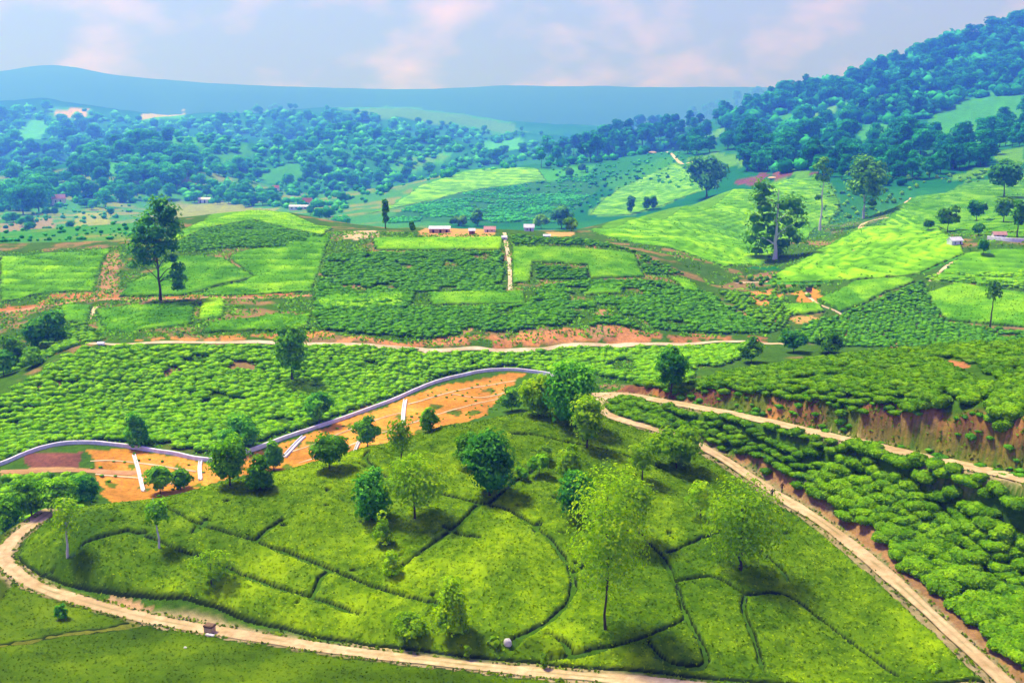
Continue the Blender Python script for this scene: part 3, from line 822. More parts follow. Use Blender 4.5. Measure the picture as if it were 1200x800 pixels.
def bush_arrays(seed, sub, nleaf, leaf, flat=0.62):
    r = np.random.default_rng(seed)
    V, Fc = ICO[sub]
    V = V.copy()
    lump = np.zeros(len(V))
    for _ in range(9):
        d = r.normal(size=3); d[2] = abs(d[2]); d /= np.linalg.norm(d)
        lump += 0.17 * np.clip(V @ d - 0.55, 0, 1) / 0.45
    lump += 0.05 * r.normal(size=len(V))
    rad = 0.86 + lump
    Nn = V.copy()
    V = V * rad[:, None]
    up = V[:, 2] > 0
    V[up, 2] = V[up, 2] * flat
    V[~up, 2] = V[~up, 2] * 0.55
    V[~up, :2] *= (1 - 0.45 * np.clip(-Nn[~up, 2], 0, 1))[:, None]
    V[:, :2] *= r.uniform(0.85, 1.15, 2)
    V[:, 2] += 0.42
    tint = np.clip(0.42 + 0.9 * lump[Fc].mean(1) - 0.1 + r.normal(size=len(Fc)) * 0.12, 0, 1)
    faces = [Fc]
    if nleaf:
        pick = r.integers(0, len(Fc), nleaf * 2)
        pick = pick[Nn[Fc[pick]].mean(1)[:, 2] > -0.35][:nleaf]
        w = r.dirichlet((1, 1, 1), len(pick))
        C = (V[Fc[pick]] * w[..., None]).sum(1); nn = Nn[Fc[pick]].mean(1)
        tv, tf = rhombs(C + nn * leaf * 0.2, nn + r.normal(size=nn.shape) * 0.5 + np.array([0, 0, .35]), leaf, r)
        faces.append(tf + len(V)); V = np.vstack([V, tv])
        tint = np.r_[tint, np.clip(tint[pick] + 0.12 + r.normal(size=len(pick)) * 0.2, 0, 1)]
    return V, faces, tint

def scatter(poly, spacing, seed, ok=None, rowy=0.87):
    r = np.random.default_rng(seed)
    P2 = np.array(poly); lo = P2.min(0); hi = P2.max(0)
    n1_ = int((hi[0] - lo[0]) / spacing) + 1; n2_ = int((hi[1] - lo[1]) / (spacing * rowy)) + 1
    ix, iy = np.meshgrid(np.arange(n1_), np.arange(n2_))
    X = (lo[0] + (ix + 0.5 * (iy % 2)) * spacing + r.normal(size=ix.shape) * spacing * .15).ravel()
    Y = (lo[1] + iy * spacing * rowy + r.normal(size=iy.shape) * spacing * .15).ravel()
    m = inpoly(X, Y, poly)
    X, Y = X[m], Y[m]
    if ok is not None:
        m = ok(X, Y); X, Y = X[m], Y[m]
    return X, Y

def join_bushes(name, X, Y, variants, smin, smax, mat, seed, dz=0.0):
    r = np.random.default_rng(seed)
    Vs, F3, F4, T3, T4 = [], [], [], [], []
    off = 0
    Z = H(X, Y)
    for x, y, z in zip(X, Y, Z):
        V, fc, ti = variants[r.integers(len(variants))]
        a = r.uniform(0, 6.283); c, s = math.cos(a), math.sin(a); k = r.uniform(smin, smax)
        kz = k * r.uniform(0.6, 0.95)
        W_ = np.stack([(V[:, 0] * c - V[:, 1] * s) * k + x, (V[:, 0] * s + V[:, 1] * c) * k + y, V[:, 2] * kz + z + dz], 1)
        dt = r.normal() * 0.13
        Vs.append(W_); F3.append(fc[0] + off); T3.append(ti[:len(fc[0])] + dt)
        if len(fc) > 1: F4.append(fc[1] + off); T4.append(ti[len(fc[0]):] + dt)
        off += len(V)
    faces = [np.concatenate(F3)]; T = [np.concatenate(T3)]
    if F4: faces.append(np.concatenate(F4)); T.append(np.concatenate(T4))
    me = mesh_np(name, np.concatenate(Vs), faces, {'tint': ('FACE', 'FLOAT', np.clip(np.concatenate(T), 0, 1))})
    o = link(name, me, None, [mat]); o['kind'] = 'stuff'
    return o

BN = [mesh_np('tea_bush', *(lambda v: (v[0], v[1], {'tint': ('FACE', 'FLOAT', v[2])}))(bush_arrays(40 + i, 2, 260, 0.15))) for i in range(6)]
BS = [bush_arrays(60 + i, 1, 80, 0.19) for i in range(4)]
BF = [bush_arrays(80 + i, 1, 20, 0.27) for i in range(5)]

def strip_ok(X, Y):
    d, i = dist_line(X, Y, R_right); e, j = dist_line(X, Y, R_upper)
    lim = 2.0 + 1.6 * sstep(26, 55, X)
    return (d > lim + 0.8 * vnoise(X / 4, Y / 4)) & (e > 2.4) & (fbm(X / 6, Y / 6, 3) < 0.42)
strip = [tuple(p[:2]) for p in R_right if p[1] < 219] + [tuple(p[:2]) for p in R_upper]
sx, sy = scatter(strip, 1.42, 5, strip_ok)
terr = [tuple(p[:2]) for p in R_upper if p[0] > 27] + [tuple(P(*c))[:2] for c in ((1400,420,205),(1300,388,212),(1200,398,216),(1120,403,217),(1050,409,219),(950,420,222),(870,433,227),(800,450,232),(745,455,231))]
soilp = [wpoly(p, 165) for p in ([(1095,420),(1122,418),(1160,440),(1190,452),(1180,462),(1130,440)],)]
def terr_ok(X, Y):
    e, j = dist_line(X, Y, R_upper)
    ok = (e > 3.9 + 1.0 * vnoise(X / 5, Y / 5)) & (fbm(X / 7 + 3, Y / 7, 3) < 0.4)
    for p in soilp: ok &= ~inpoly(X, Y, p)
    return ok
tx, ty = scatter(terr, 1.55, 6, terr_ok)
bx_ = np.r_[sx, tx]; by_ = np.r_[sy, ty]; zone = np.r_[np.zeros(len(sx), int), np.ones(len(tx), int)]
bz_ = H(bx_, by_)
pu, pv = to_pix(bx_, by_, bz_ + 0.6)
vis = visible(bx_, by_, bz_ + 1.0) & (pu > -5) & (pu < 1205) & (pv < 805)
size = np.where(vis, 1 / by_, 0)
order = np.argsort(-size)
big = order[:300]; rest = order[300:]
rb = np.random.default_rng(21)
dR, _ = dist_line(bx_, by_, R_right); dU, _ = dist_line(bx_, by_, R_upper)
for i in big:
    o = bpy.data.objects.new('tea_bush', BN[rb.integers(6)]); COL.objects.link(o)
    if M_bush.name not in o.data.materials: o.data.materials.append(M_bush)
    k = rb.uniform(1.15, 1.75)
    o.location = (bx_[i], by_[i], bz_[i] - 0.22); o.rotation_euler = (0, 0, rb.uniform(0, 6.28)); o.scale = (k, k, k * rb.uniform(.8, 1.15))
    if zone[i] == 1:
        if dU[i] < 7.5: tag(o, 'tea bush overhanging the top of the brown road bank' + (' toward the right' if pu[i] > 1030 else ' toward the left'), 'bush', 'tea bushes overhanging the bank, ' + ('right' if pu[i] > 1030 else 'left'))
        else: tag(o, 'rounded tea bush on the terrace behind the bank row' + (' toward the right' if pu[i] > 1080 else ' toward the left'), 'bush', 'tea bushes on the terrace, ' + ('right' if pu[i] > 1080 else 'left'))
    elif dR[i] < 6.5:
        tag(o, 'domed tea bush in the first ranks beside the lower dirt road and its red earth', 'bush', 'tea bushes edging the lower right road')
    elif dU[i] < 6:
        tag(o, 'domed tea bush just below the edge of the upper dirt road', 'bush', 'tea bushes edging the upper road')
    else:
        tag(o, 'domed tea bush mid-slope between the dirt roads' + (' near the right picture edge' if pu[i] > 1110 else ' away from the picture edge'), 'bush', 'tea bushes between the two roads, ' + ('right' if pu[i] > 1110 else 'left'))
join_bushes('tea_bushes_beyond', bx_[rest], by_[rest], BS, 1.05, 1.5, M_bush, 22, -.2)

def zonepoly(pts, ymin, spacing, seed, smin, smax, variants=BF, mat=M_scrub, name='bush_cover', dens=0.33, wl=11):
    X, Y = scatter(wpoly(pts, ymin), spacing, seed, lambda x, y: fbm(x / wl + seed, y / wl, 3) < dens, 1.28)
    join_bushes(name, X, Y, variants, smin, smax, mat, seed + 100)
zonepoly([(-40,550),(0,542),(60,519),(150,517),(250,533),(330,508),(450,468),(520,439),(600,427),(680,440),(760,450),(800,446),(880,415),(903,408),(800,409),(640,413),(520,416),(420,408),(300,407),(120,407),(90,412),(0,468),(-40,470)], 225, 1.42, 31, 1.0, 1.65, dens=0.38)
zonepoly([(430,297),(588,297),(592,345),(500,342),(485,343),(480,362),(620,358),(640,334),(690,330),(760,330),(830,345),(905,390),(870,391),(720,381),(640,382),(560,392),(420,397),(380,387),(368,366),(370,343),(385,300)], 330, 1.42, 32, 0.85, 1.5, mat=M_terrace, dens=0.26)
zonepoly([(628,313),(686,315),(688,328),(630,329)], 380, 1.6, 33, 0.75, 1.2, mat=M_terrace)
zonepoly([(600,276),(640,279),(700,284),(750,298),(800,322),(775,322),(758,322),(748,297),(680,288),(602,287)], 420, 1.7, 34, 0.8, 1.3, mat=M_terrace)
zonepoly([(205,286),(240,270),(300,260),(380,277),(330,290),(210,297)], 440, 1.8, 35, 0.8, 1.3, mat=M_terrace)
zonepoly([(905,402),(960,376),(990,368),(1040,347),(1080,330),(1090,345),(1105,377),(1160,386),(1230,391),(1230,401),(1050,408)], 320, 1.75, 36, 0.8, 1.35, mat=M_terrace, dens=0.4)
zonepoly([(1080,328),(1100,322),(1230,320),(1230,342),(1120,331)], 380, 2.0, 37, 0.9, 1.4)
zonepoly([(840,340),(905,345),(930,362),(925,385),(905,388),(850,352)], 360, 2.2, 38, 0.9, 1.5, dens=0.25)
zonepoly([(130,395),(235,392),(360,386),(370,391),(200,398)], 320, 1.9, 39, 0.8, 1.1)
zonepoly([(452,262),(482,241),(560,223),(640,213),(690,206),(700,220),(650,262)], 600, 5.0, 40, 1.2, 3.0, mat=M_olive, dens=0.1, wl=40)
zonepoly([(0,420),(30,412),(100,378),(120,398),(90,406),(60,424),(0,455)], 300, 2.4, 41, 1.1, 1.9, mat=M_mid)
zonepoly([(0,560),(90,556),(110,570),(105,595),(60,604),(0,628)], 178, 2.2, 42, 1.0, 1.8, mat=M_mid, dens=0.3)

def bank_shrubs():
    r = np.random.default_rng(77); X, Y = [], []
    for _ in range(130):
        q = R_upper[r.integers(8, len(R_upper) - 2)]; t = r.uniform(2.6, 5.2)
        X.append(q[0] + r.normal() * 1.0 + .45 * t); Y.append(q[1] + .88 * t)
    X = np.array(X); Y = np.array(Y)
    join_bushes('bank_shrubs', X, Y, BS, .35, 1.1, M_terrace, 78, -.3)
bank_shrubs()

# weeds on the orange field, grass of the meadow, ragged verges
zonepoly([(100,530),(150,531),(200,538),(250,548),(300,537),(330,522),(390,501),(450,481),(520,453),(600,440),(612,470),(560,490),(480,512),(430,522),(380,540),(330,552),(250,566),(130,590)], 205, 2.6, 45, .2, .55, mat=M_field, dens=0.05, wl=9, name='weeds')
def tufts(name, pts, ymin, n, size, mat, seed):
    r = np.random.default_rng(seed); poly = wpoly(pts, ymin); P2 = np.array(poly); lo = P2.min(0); hi = P2.max(0)
    q = r.uniform(lo, hi, (n * 3, 2)); m = inpoly(q[:, 0], q[:, 1], poly) & (fbm(q[:, 0] / 6 + seed, q[:, 1] / 6, 3) > -.2); q = q[m][:n]
    C = np.column_stack([q, H(q[:, 0], q[:, 1]) + size * .35])
    V, f = rhombs(C, r.normal(size=(len(C), 3)) * .6 + np.array([0, -.35, .7]), size, r)
    o = link(name, mesh_np(name, V, [f], {'tint': ('FACE', 'FLOAT', np.clip(.45 + r.normal(size=len(f)) * .25, 0, 1))}), None, [mat]); o['kind'] = 'stuff'
tufts('rough_grass', [(0,296),(130,290),(205,276),(390,272),(600,276),(745,296),(800,322),(905,395),(640,400),(420,400),(120,400),(60,420),(0,440)], 300, 26000, .55, M_scrub, 91)
tufts('rough_grass', [(690,272),(800,243),(920,212),(1060,240),(1200,205),(1200,400),(1050,405),(905,395),(850,345)], 330, 16000, .75, M_scrub, 92)
tufts('rough_grass', [(760,452),(800,447),(905,405),(640,412),(420,407),(120,406),(90,412),(0,468),(0,545),(60,522),(150,520),(250,536),(330,511),(450,471),(520,441),(600,429),(680,442)], 225, 9000, .45, M_scrub, 93)
mead = [tuple(P(*c))[:2] for c in ((-120,880,108),(1250,880,108))] + [tuple(p[:2]) for p in R_front[::-1] if p[0] > -90]
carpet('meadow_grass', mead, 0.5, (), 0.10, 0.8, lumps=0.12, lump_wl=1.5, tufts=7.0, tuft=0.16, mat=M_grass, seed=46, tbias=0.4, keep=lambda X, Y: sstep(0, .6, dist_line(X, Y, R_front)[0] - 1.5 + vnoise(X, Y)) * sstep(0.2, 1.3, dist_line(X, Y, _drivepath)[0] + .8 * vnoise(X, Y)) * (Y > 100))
bk = [tuple(q[:2]) for q in R_upper if q[0] > 25]; tufts_poly = bk + [(q[0] + 2.4, q[1] + 5.5) for q in bk[::-1]]
def bank_grass():
    r = np.random.default_rng(94); P2 = np.array(tufts_poly); lo = P2.min(0); hi = P2.max(0)
    q = r.uniform(lo, hi, (60000, 2)); d, i = dist_line(q[:, 0], q[:, 1], R_upper)
    m = inpoly(q[:, 0], q[:, 1], tufts_poly) & (d > 2.3) & (fbm(q[:, 0] / 3, q[:, 1] / 3, 3) + .3 * r.normal(size=len(q)) > .12); q = q[m][:5000]
    C = np.column_stack([q, H(q[:, 0], q[:, 1]) + .12])
    V, f = rhombs(C, r.normal(size=(len(C), 3)) * .6 + np.array([-.2, -.8, .5]), .34, r)
    o = link('bank_grass', mesh_np('bank_grass', V, [f], {'tint': ('FACE', 'FLOAT', r.random(len(f)))}), None, [M_grass]); o['kind'] = 'stuff'
bank_grass()
def verges():
    r = np.random.default_rng(47); C = []
    for R, w, n in ((R_front, 1.25, 1500), (R_right, 1.25, 900), (R_upper, 1.75, 900)):
        L_ = resample(R, .4); d = np.gradient(L_[:, :2], axis=0); d /= np.linalg.norm(d, axis=1, keepdims=True) + 1e-9
        i = r.integers(0, len(L_), n); s = r.choice([-1, 1], n) * (w + np.abs(r.normal(size=n)) * .5 - .15)
        m = fbm(L_[i, 0] / 3, L_[i, 1] / 3, 3) > -.25
        q = L_[i[m], :2] + np.stack([-d[i[m], 1], d[i[m], 0]], 1) * s[m][:, None]
        C.append(np.column_stack([q, H(q[:, 0], q[:, 1]) + .12]))
    C = np.concatenate(C)
    V, f = rhombs(C, r.normal(size=(len(C), 3)) * .6 + np.array([0, -.3, .8]), .28, r)
    o = link('verge_grass', mesh_np('verge_grass', V, [f], {'tint': ('FACE', 'FLOAT', r.random(len(f)))}), None, [M_grass]); o['kind'] = 'stuff'
verges()

# ------------------------------------------------------------------ trees
def tube(pts, rad, n=6):
    pts = np.array(pts, float); k = len(pts)
    d = np.gradient(pts, axis=0); d /= np.linalg.norm(d, axis=1, keepdims=True) + 1e-9
    ref = np.array([0.31, 0.95, 0.05]); a = np.cross(d, ref); a /= np.linalg.norm(a, axis=1, keepdims=True) + 1e-9; b = np.cross(d, a)
    t = np.arange(n) / n * 2 * math.pi
    V = (pts[:, None] + (a[:, None] * np.cos(t)[None, :, None] + b[:, None] * np.sin(t)[None, :, None]) * np.array(rad)[:, None, None]).reshape(-1, 3)
    i = np.arange(k * n).reshape(k, n); j = np.roll(i, -1, 1)
    return V, np.stack([i[:-1], j[:-1], j[1:], i[1:]], -1).reshape(-1, 4)

def tree_arrays(seed, h, w, shape='round', trunk=0.25, nclump=26, nleaf=46, leaf=0.22, rc=None, lean=0.03, droop=0.0, tr=None, forks=9, clumps=None, core=True):
    """trunk (V, F) and crown (V, F, tint) of a tree h metres high and w wide"""
    r = np.random.default_rng(seed)
    ch = h * (1 - trunk); rc = rc or 0.2 * (w + ch) / 2
    cs_ = []
    if clumps is None:
        tries = 0
        while len(cs_) < nclump and tries < 4000:
            tries += 1
            q = r.uniform(-1, 1, 3); hh = (q[2] + 1) / 2
            if shape == 'round': lim = math.sqrt(max(0, 1 - (q[2] * 0.96) ** 2))
            elif shape == 'cone': lim = (1 - hh) ** 0.8 * 0.95 + 0.05
            elif shape == 'spread': lim = min(1, 0.45 + 1.1 * hh) * math.sqrt(max(0, 1 - max(0, hh - .55) ** 2 / .22))
            elif shape == 'column': lim = min(1, (1 - abs(q[2]) ** 3) * 1.0 + .1)
            else: lim = math.sqrt(max(0, 1 - max(0, hh - .35) ** 2 / .43)) * (0.6 + 0.4 * min(1, hh / .35))
            rr = math.hypot(q[0], q[1])
            if rr > lim or rr < lim * (0.25 if r.random() < .6 else 0): continue
            p = np.array([q[0] * (w / 2 - rc * .6), q[1] * (w / 2 - rc * .6), h * trunk + rc * .5 + hh * (ch - rc * 1.1)])
            if any(np.linalg.norm(p - c) < rc * .62 for c in cs_) and r.random() < .85: continue
            cs_.append(p)
        cr = [rc * r.uniform(.7, 1.25) for _ in cs_]
    else:
        cs_ = [np.array(c[:3]) * np.array([w, w, h]) for c in clumps]; cr = [c[3] * w for c in clumps]
    V, Fq, T = [], [], []; off = 0
    F3 = []; T3 = []
    ax = np.array([0, 0, h * (trunk + (1 - trunk) * .4)])
    for c, k in zip(cs_, cr):
        ct = r.normal() * 0.17 + 0.42
        n = int(1.35 * nleaf * (k / rc) ** 2) if clumps is None else int(nleaf)
        d = r.normal(size=(n, 3)); d /= np.linalg.norm(d, axis=1, keepdims=True)
        d[:, 2] = np.where(d[:, 2] < -0.5, -d[:, 2], d[:, 2])
        rad = k * r.uniform(.72, 1.12, (n, 1))
        C = c + d * rad * np.array([1.1, 1.1, .82])
        C[:, 2] -= droop * k * (d[:, 0] ** 2 + d[:, 1] ** 2)
        out = (C - ax); out /= np.linalg.norm(out, axis=1, keepdims=True) + 1e-9
        nn = d * .9 + out * .5 + np.array([0, 0, .35]) + r.normal(size=(n, 3)) * .45
        v, f = rhombs(C, nn, leaf, r)
        V.append(v); Fq.append(f + off); off += len(v)
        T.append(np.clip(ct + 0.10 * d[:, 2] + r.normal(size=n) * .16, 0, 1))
    nq = off
    if core:
        # leafy inner mass so that the crown is not see-through everywhere
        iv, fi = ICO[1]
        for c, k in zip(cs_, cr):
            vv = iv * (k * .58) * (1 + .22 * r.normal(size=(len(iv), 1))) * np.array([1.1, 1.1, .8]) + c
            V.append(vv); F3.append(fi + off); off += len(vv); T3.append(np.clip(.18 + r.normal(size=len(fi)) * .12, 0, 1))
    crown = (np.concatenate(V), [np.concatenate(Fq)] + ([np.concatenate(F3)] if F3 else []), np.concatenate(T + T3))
    tr = tr or max(0.05, h * 0.018)
    top = np.array([r.normal() * lean * h, r.normal() * lean * h, h * .88])
    ks = np.linspace(0, 1, 9)
    tp = np.stack([top[0] * ks ** 1.5 + r.normal(size=9) * .006 * h * (ks > 0), top[1] * ks ** 1.5 + r.normal(size=9) * .006 * h * (ks > 0), top[2] * ks], 1)
    tp[0, 2] = -0.4
    trd = tr * (1 - .85 * ks) * (1 + .5 * np.exp(-ks * 14))
    tv, tf = tube(tp, trd, 7)
    TV, TF = [tv], [tf]; to = len(tv)
    cand = list(range(len(cs_))); r.shuffle(cand)
    for ci in cand[:forks]:
        c = cs_[ci]
        zb = np.clip(c[2] - .35 * math.hypot(c[0], c[1]) - .05 * h, h * trunk * .7, h * .8)
        kb = zb / top[2]
        b = np.array([np.interp(kb, ks, tp[:, 0]), np.interp(kb, ks, tp[:, 1]), zb])
        q = np.linspace(0, 1, 5)[:, None]
        lp = b + (c - b) * q + np.array([0, 0, .05 * h]) * np.sin(q * math.pi)
        v, f = tube(lp, np.interp(kb, ks, trd) * np.linspace(.55, .12, 5), 5)
        TV.append(v); TF.append(f + to); to += len(v)
    return (np.concatenate(TV), np.concatenate(TF)), crown

def place_tree(name, u, v, hpx, wpx, label, mat, cat='tree', ymin=0, bark=None, group=None, dz=0.0, **kw):
    p = P3(u, v, ymin)
    fx = p.y * CP - p.z * SP
    m = fx / F / math.cos(math.atan2(-p.z, p.y))
    h = hpx * m; w = wpx * fx / F
    kw.setdefault('leaf', max(0.10, 2.2 * fx / F))
    (tv, tf), (cv, cf, ti) = tree_arrays(int(u * 7 + v), h, w, **kw)
    e = bpy.data.objects.new(name, None); COL.objects.link(e); e.empty_display_size = 0.5
    e.location = (p.x, p.y, p.z + dz)
    tag(e, label, cat, group)
    link('trunk', mesh_np('trunk', tv, [tf]), e, [bark or M_bark])
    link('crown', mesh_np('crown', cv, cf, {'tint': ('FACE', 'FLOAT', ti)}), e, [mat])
    return e

R_, C_, SPD, COLM, UMB = 'round', 'cone', 'spread', 'column', 'umbrella'
# --- trees on and around the near tea hill
place_tree('broadleaf_tree', 270, 573, 62, 42, 'bushy green tree at the hill edge, largest of the three by the white wall', M_mid, shape=R_, trunk=.1, nclump=30, nleaf=60)
place_tree('broadleaf_tree', 305, 578, 52, 30, 'dark green pointed tree between the bushy tree and the small one on the hill edge', M_mid, shape=C_, trunk=.12, nclump=26, nleaf=55)
place_tree('broadleaf_tree', 321, 552, 38, 22, 'small slim green tree tucked behind the pointed tree at the hill edge', M_mid, shape=C_, trunk=.15, nclump=18, nleaf=50)
place_tree('broadleaf_tree', 386, 553, 46, 42, 'rounded green tree on a short stem at the hill crest, below the white drain', M_mid, shape=R_, trunk=.18, nclump=26, nleaf=60)
place_tree('broadleaf_tree', 431, 527, 42, 30, 'dark little tree at the crest above the top of the dark tea path', M_mid, shape=R_, trunk=.2, nclump=20, nleaf=55)
place_tree('sapling', 470, 551, 64, 26, 'thin pale green sapling standing on the crest in front of the orange field', M_bright, shape=COLM, trunk=.2, nclump=20, nleaf=26, core=False)
place_tree('broadleaf_tree', 502, 509, 32, 22, 'small compact green tree on the crest against the orange field', M_mid, shape=R_, trunk=.15, nclump=16, nleaf=50)
place_tree('dark_tree', 436, 614, 62, 46, 'dark blue-green tree beside the bright spreading tree on the tea hill', M_dark, shape=R_, trunk=.1, nclump=28, nleaf=60)
place_tree('feathery_tree', 486, 612, 76, 74, 'bright yellow-green spreading tree beside the dark tree in the middle of the tea hill', M_bright, shape=SPD, trunk=.16, nclump=48, nleaf=46, core=False)
place_tree('dark_tree', 574, 584, 78, 64, 'big dark green tree with a broad crown at a crossing of tea paths', M_dark, shape=R_, trunk=.08, nclump=38, nleaf=64)
place_tree('dark_tree', 548, 553, 46, 26, 'small dark tree at the left shoulder of the big dark tree', M_mid, shape=R_, trunk=.12, nclump=18, nleaf=50)
place_tree('sapling', 449, 642, 42, 22, 'small feathery sapling directly below the dark blue-green tree', M_bright, shape=C_, trunk=.15, nclump=16, nleaf=28, core=False)
place_tree('sapling', 459, 678, 34, 24, 'small light green sapling near the end of the slanting tea path', M_bright, shape=C_, trunk=.1, nclump=14, nleaf=30, core=False)
place_tree('feathery_tree', 530, 748, 78, 40, 'light green conical young tree low on the front of the tea hill', M_bright, shape=C_, trunk=.1, nclump=32, nleaf=44)
place_tree('feathery_shrub', 480, 752, 30, 44, 'low light green shrub left of the conical young tree', M_bright, 'shrub', shape=UMB, trunk=.05, nclump=18, nleaf=40)
place_tree('round_tree', 670, 502, 80, 62, 'tall dark green round-crowned tree at the top of the tea hill by the road fork', M_dark, shape=R_, trunk=.06, nclump=46, nleaf=70)
place_tree('feathery_tree', 632, 490, 52, 44, 'bright green tree left of the tall round dark tree on the hill top', M_bright, shape=R_, trunk=.1, nclump=28, nleaf=50)
place_tree('feathery_tree', 600, 482, 30, 34, 'low bright green tree at the edge of the orange field, leftmost on the hill top', M_mid, shape=R_, trunk=.1, nclump=18, nleaf=50)
place_tree('dark_tree', 676, 612, 60, 46, 'dark green tree half hidden behind the tallest bright tree', M_dark, shape=R_, trunk=.1, nclump=28, nleaf=60)
place_tree('feathery_tree', 688, 528, 66, 42, 'bright feathery tree right below the tall round dark tree', M_bright, shape=R_, trunk=.15, nclump=26, nleaf=40)
place_tree('feathery_tree', 668, 572, 52, 30, 'slim bright tree standing just above the half hidden dark tree', M_bright, shape=COLM, trunk=.15, nclump=20, nleaf=38)
place_tree('feathery_tree', 710, 742, 184, 80, 'tallest bright green tree on the tea hill, on a bare dark trunk', M_bright, shape=R_, trunk=.2, nclump=84, nleaf=44, core=False, forks=16, bark=M_bark, tr=.17)
place_tree('feathery_tree', 735, 640, 82, 56, 'bright feathery tree behind the tallest bright tree, against the slope', M_bright, shape=R_, trunk=.2, nclump=36, nleaf=44, core=False)
place_tree('feathery_tree', 792, 552, 50, 72, 'wide bright green tree just left of the right-hand road', M_bright, shape=SPD, trunk=.2, nclump=32, nleaf=42)
place_tree('feathery_tree', 752, 568, 52, 34, 'thin bright tree left of the wide bright tree by the road', M_bright, shape=COLM, trunk=.2, nclump=18, nleaf=34, core=False)
place_tree('feathery_tree', 868, 672, 106, 92, 'broad pale green feathery tree alone on the right part of the tea hill', M_bright, shape=R_, trunk=.08, nclump=70, nleaf=40, forks=14, core=False)
place_tree('sapling', 820, 610, 46, 34, 'small pale feathery sapling between the broad tree and the right-hand road', M_bright, shape=R_, trunk=.2, nclump=18, nleaf=30, core=False)
place_tree('sapling', 80, 657, 80, 30, 'thin pale sapling at the left end of the tea hill', M_bright, shape=COLM, trunk=.25, nclump=18, nleaf=22, core=False, bark=M_pale_bark)
place_tree('sapling', 187, 647, 70, 26, 'thin pale sapling with a light stem at the end of a tea path', M_mid, shape=COLM, trunk=.35, nclump=16, nleaf=24, core=False, bark=M_pale_bark)
place_tree('feathery_shrub', 248, 690, 44, 50, 'light green feathery shrub low on the left front of the tea hill', M_bright, 'shrub', shape=SPD, trunk=.12, nclump=22, nleaf=26, core=False)
place_tree('sapling', 632, 562, 34, 24, 'small mid green sapling between the big dark tree and the slim bright tree', M_mid, shape=R_, trunk=.15, nclump=14, nleaf=40)
place_tree('sapling', 611, 566, 22, 16, 'tiny mid green sapling close to the right of the big dark tree', M_mid, shape=R_, trunk=.15, nclump=10, nleaf=36)
place_tree('feathery_tree', 640, 545, 24, 20, 'tiny bright sapling above the row of small saplings', M_bright, shape=R_, trunk=.15, nclump=10, nleaf=36)
place_tree('feathery_shrub', 578, 758, 13, 18, 'small pale green shrub at the road edge beside the white rock', M_bright, 'shrub', shape=UMB, trunk=.02, nclump=8, nleaf=30)
place_tree('feathery_shrub', 637, 784, 18, 8, 'small yellowish upright plant on the road verge below the hill', M_bright, 'shrub', shape=COLM, trunk=.05, nclump=8, nleaf=24)
place_tree('feathery_shrub', 548, 773, 17, 6, 'thin yellowish plant on the road verge below the conical tree', M_bright, 'shrub', shape=COLM, trunk=.05, nclump=7, nleaf=20)
place_tree('feathery_shrub', 1096, 790, 12, 14, 'small yellow plant at the bottom right corner of the tea hill', M_bright, 'shrub', shape=UMB, trunk=.05, nclump=7, nleaf=24)
place_tree('dark_shrub', 73, 726, 18, 16, 'small dark shrub alone on the foreground grass', M_dark, 'shrub', shape=R_, trunk=.02, nclump=9, nleaf=40)
# --- around the roads on the right
place_tree('round_tree', 787, 459, 52, 38, 'dark rounded tree at the tip of the brown road bank', M_dark, shape=R_, trunk=.08, nclump=28, nleaf=60)
place_tree('broadleaf_tree', 971, 414, 26, 36, 'olive green low tree on the edge of the terrace, in front of the gully', M_mid, shape=UMB, trunk=.1, nclump=20, nleaf=50, ymin=0)
place_tree('dark_tree', 930, 413, 28, 30, 'bluish tree at the end of the middle path by the gully', M_dark, ymin=260, shape=R_, trunk=.1, nclump=18, nleaf=50)
place_tree('dark_tree', 880, 425, 30, 30, 'bluish small tree on the slope behind the terrace', M_mid, ymin=260, shape=R_, trunk=.1, nclump=18, nleaf=50)
# --- along the wall and the left dip
place_tree('conifer', 161, 524, 44, 28, 'dark blue-green conical tree standing just behind the white wall', M_dark, shape=C_, trunk=.06, nclump=26, nleaf=50)
place_tree('dark_tree', 282, 525, 38, 48, 'low dark bushy tree on the slope just behind the white wall', M_dark, shape=UMB, trunk=.05, nclump=24, nleaf=50)
place_tree('wispy_tree', 343, 450, 74, 38, 'wispy bluish tree rising over the bush slope to the middle path', M_mid, shape=COLM, trunk=.15, nclump=28, nleaf=34)
place_tree('wispy_tree', 374, 497, 40, 34, 'low bluish tree on the bush slope above the white wall', M_dark, shape=R_, trunk=.1, nclump=20, nleaf=40)
place_tree('broadleaf_tree', 188, 578, 36, 32, 'green tree on the orange field, left of two side by side', M_mid, ymin=200, shape=R_, trunk=.1, nclump=20, nleaf=50)
place_tree('broadleaf_tree', 212, 574, 26, 26, 'green tree on the orange field, right of two side by side', M_mid, ymin=200, shape=R_, trunk=.1, nclump=16, nleaf=50)
for u, v, h, w, mt, lb in ((8, 628, 52, 40, M_mid, 'green tree in the lower left dip, at the very edge of the picture'), (38, 612, 46, 46, M_mid, 'broad green tree in the lower left dip behind the bend of the road'),
                           (72, 604, 40, 40, M_mid, 'light green tree in the dip, right of the broad green tree'), (98, 592, 34, 34, M_dark, 'dark tree in the dip at the foot of the orange field'), (55, 590, 30, 44, M_dark, 'dark tree farther back in the lower left dip')):
    place_tree('broadleaf_tree', u, v, h, w, lb, mt, ymin=176, shape=R_, trunk=.08, nclump=24, nleaf=55)
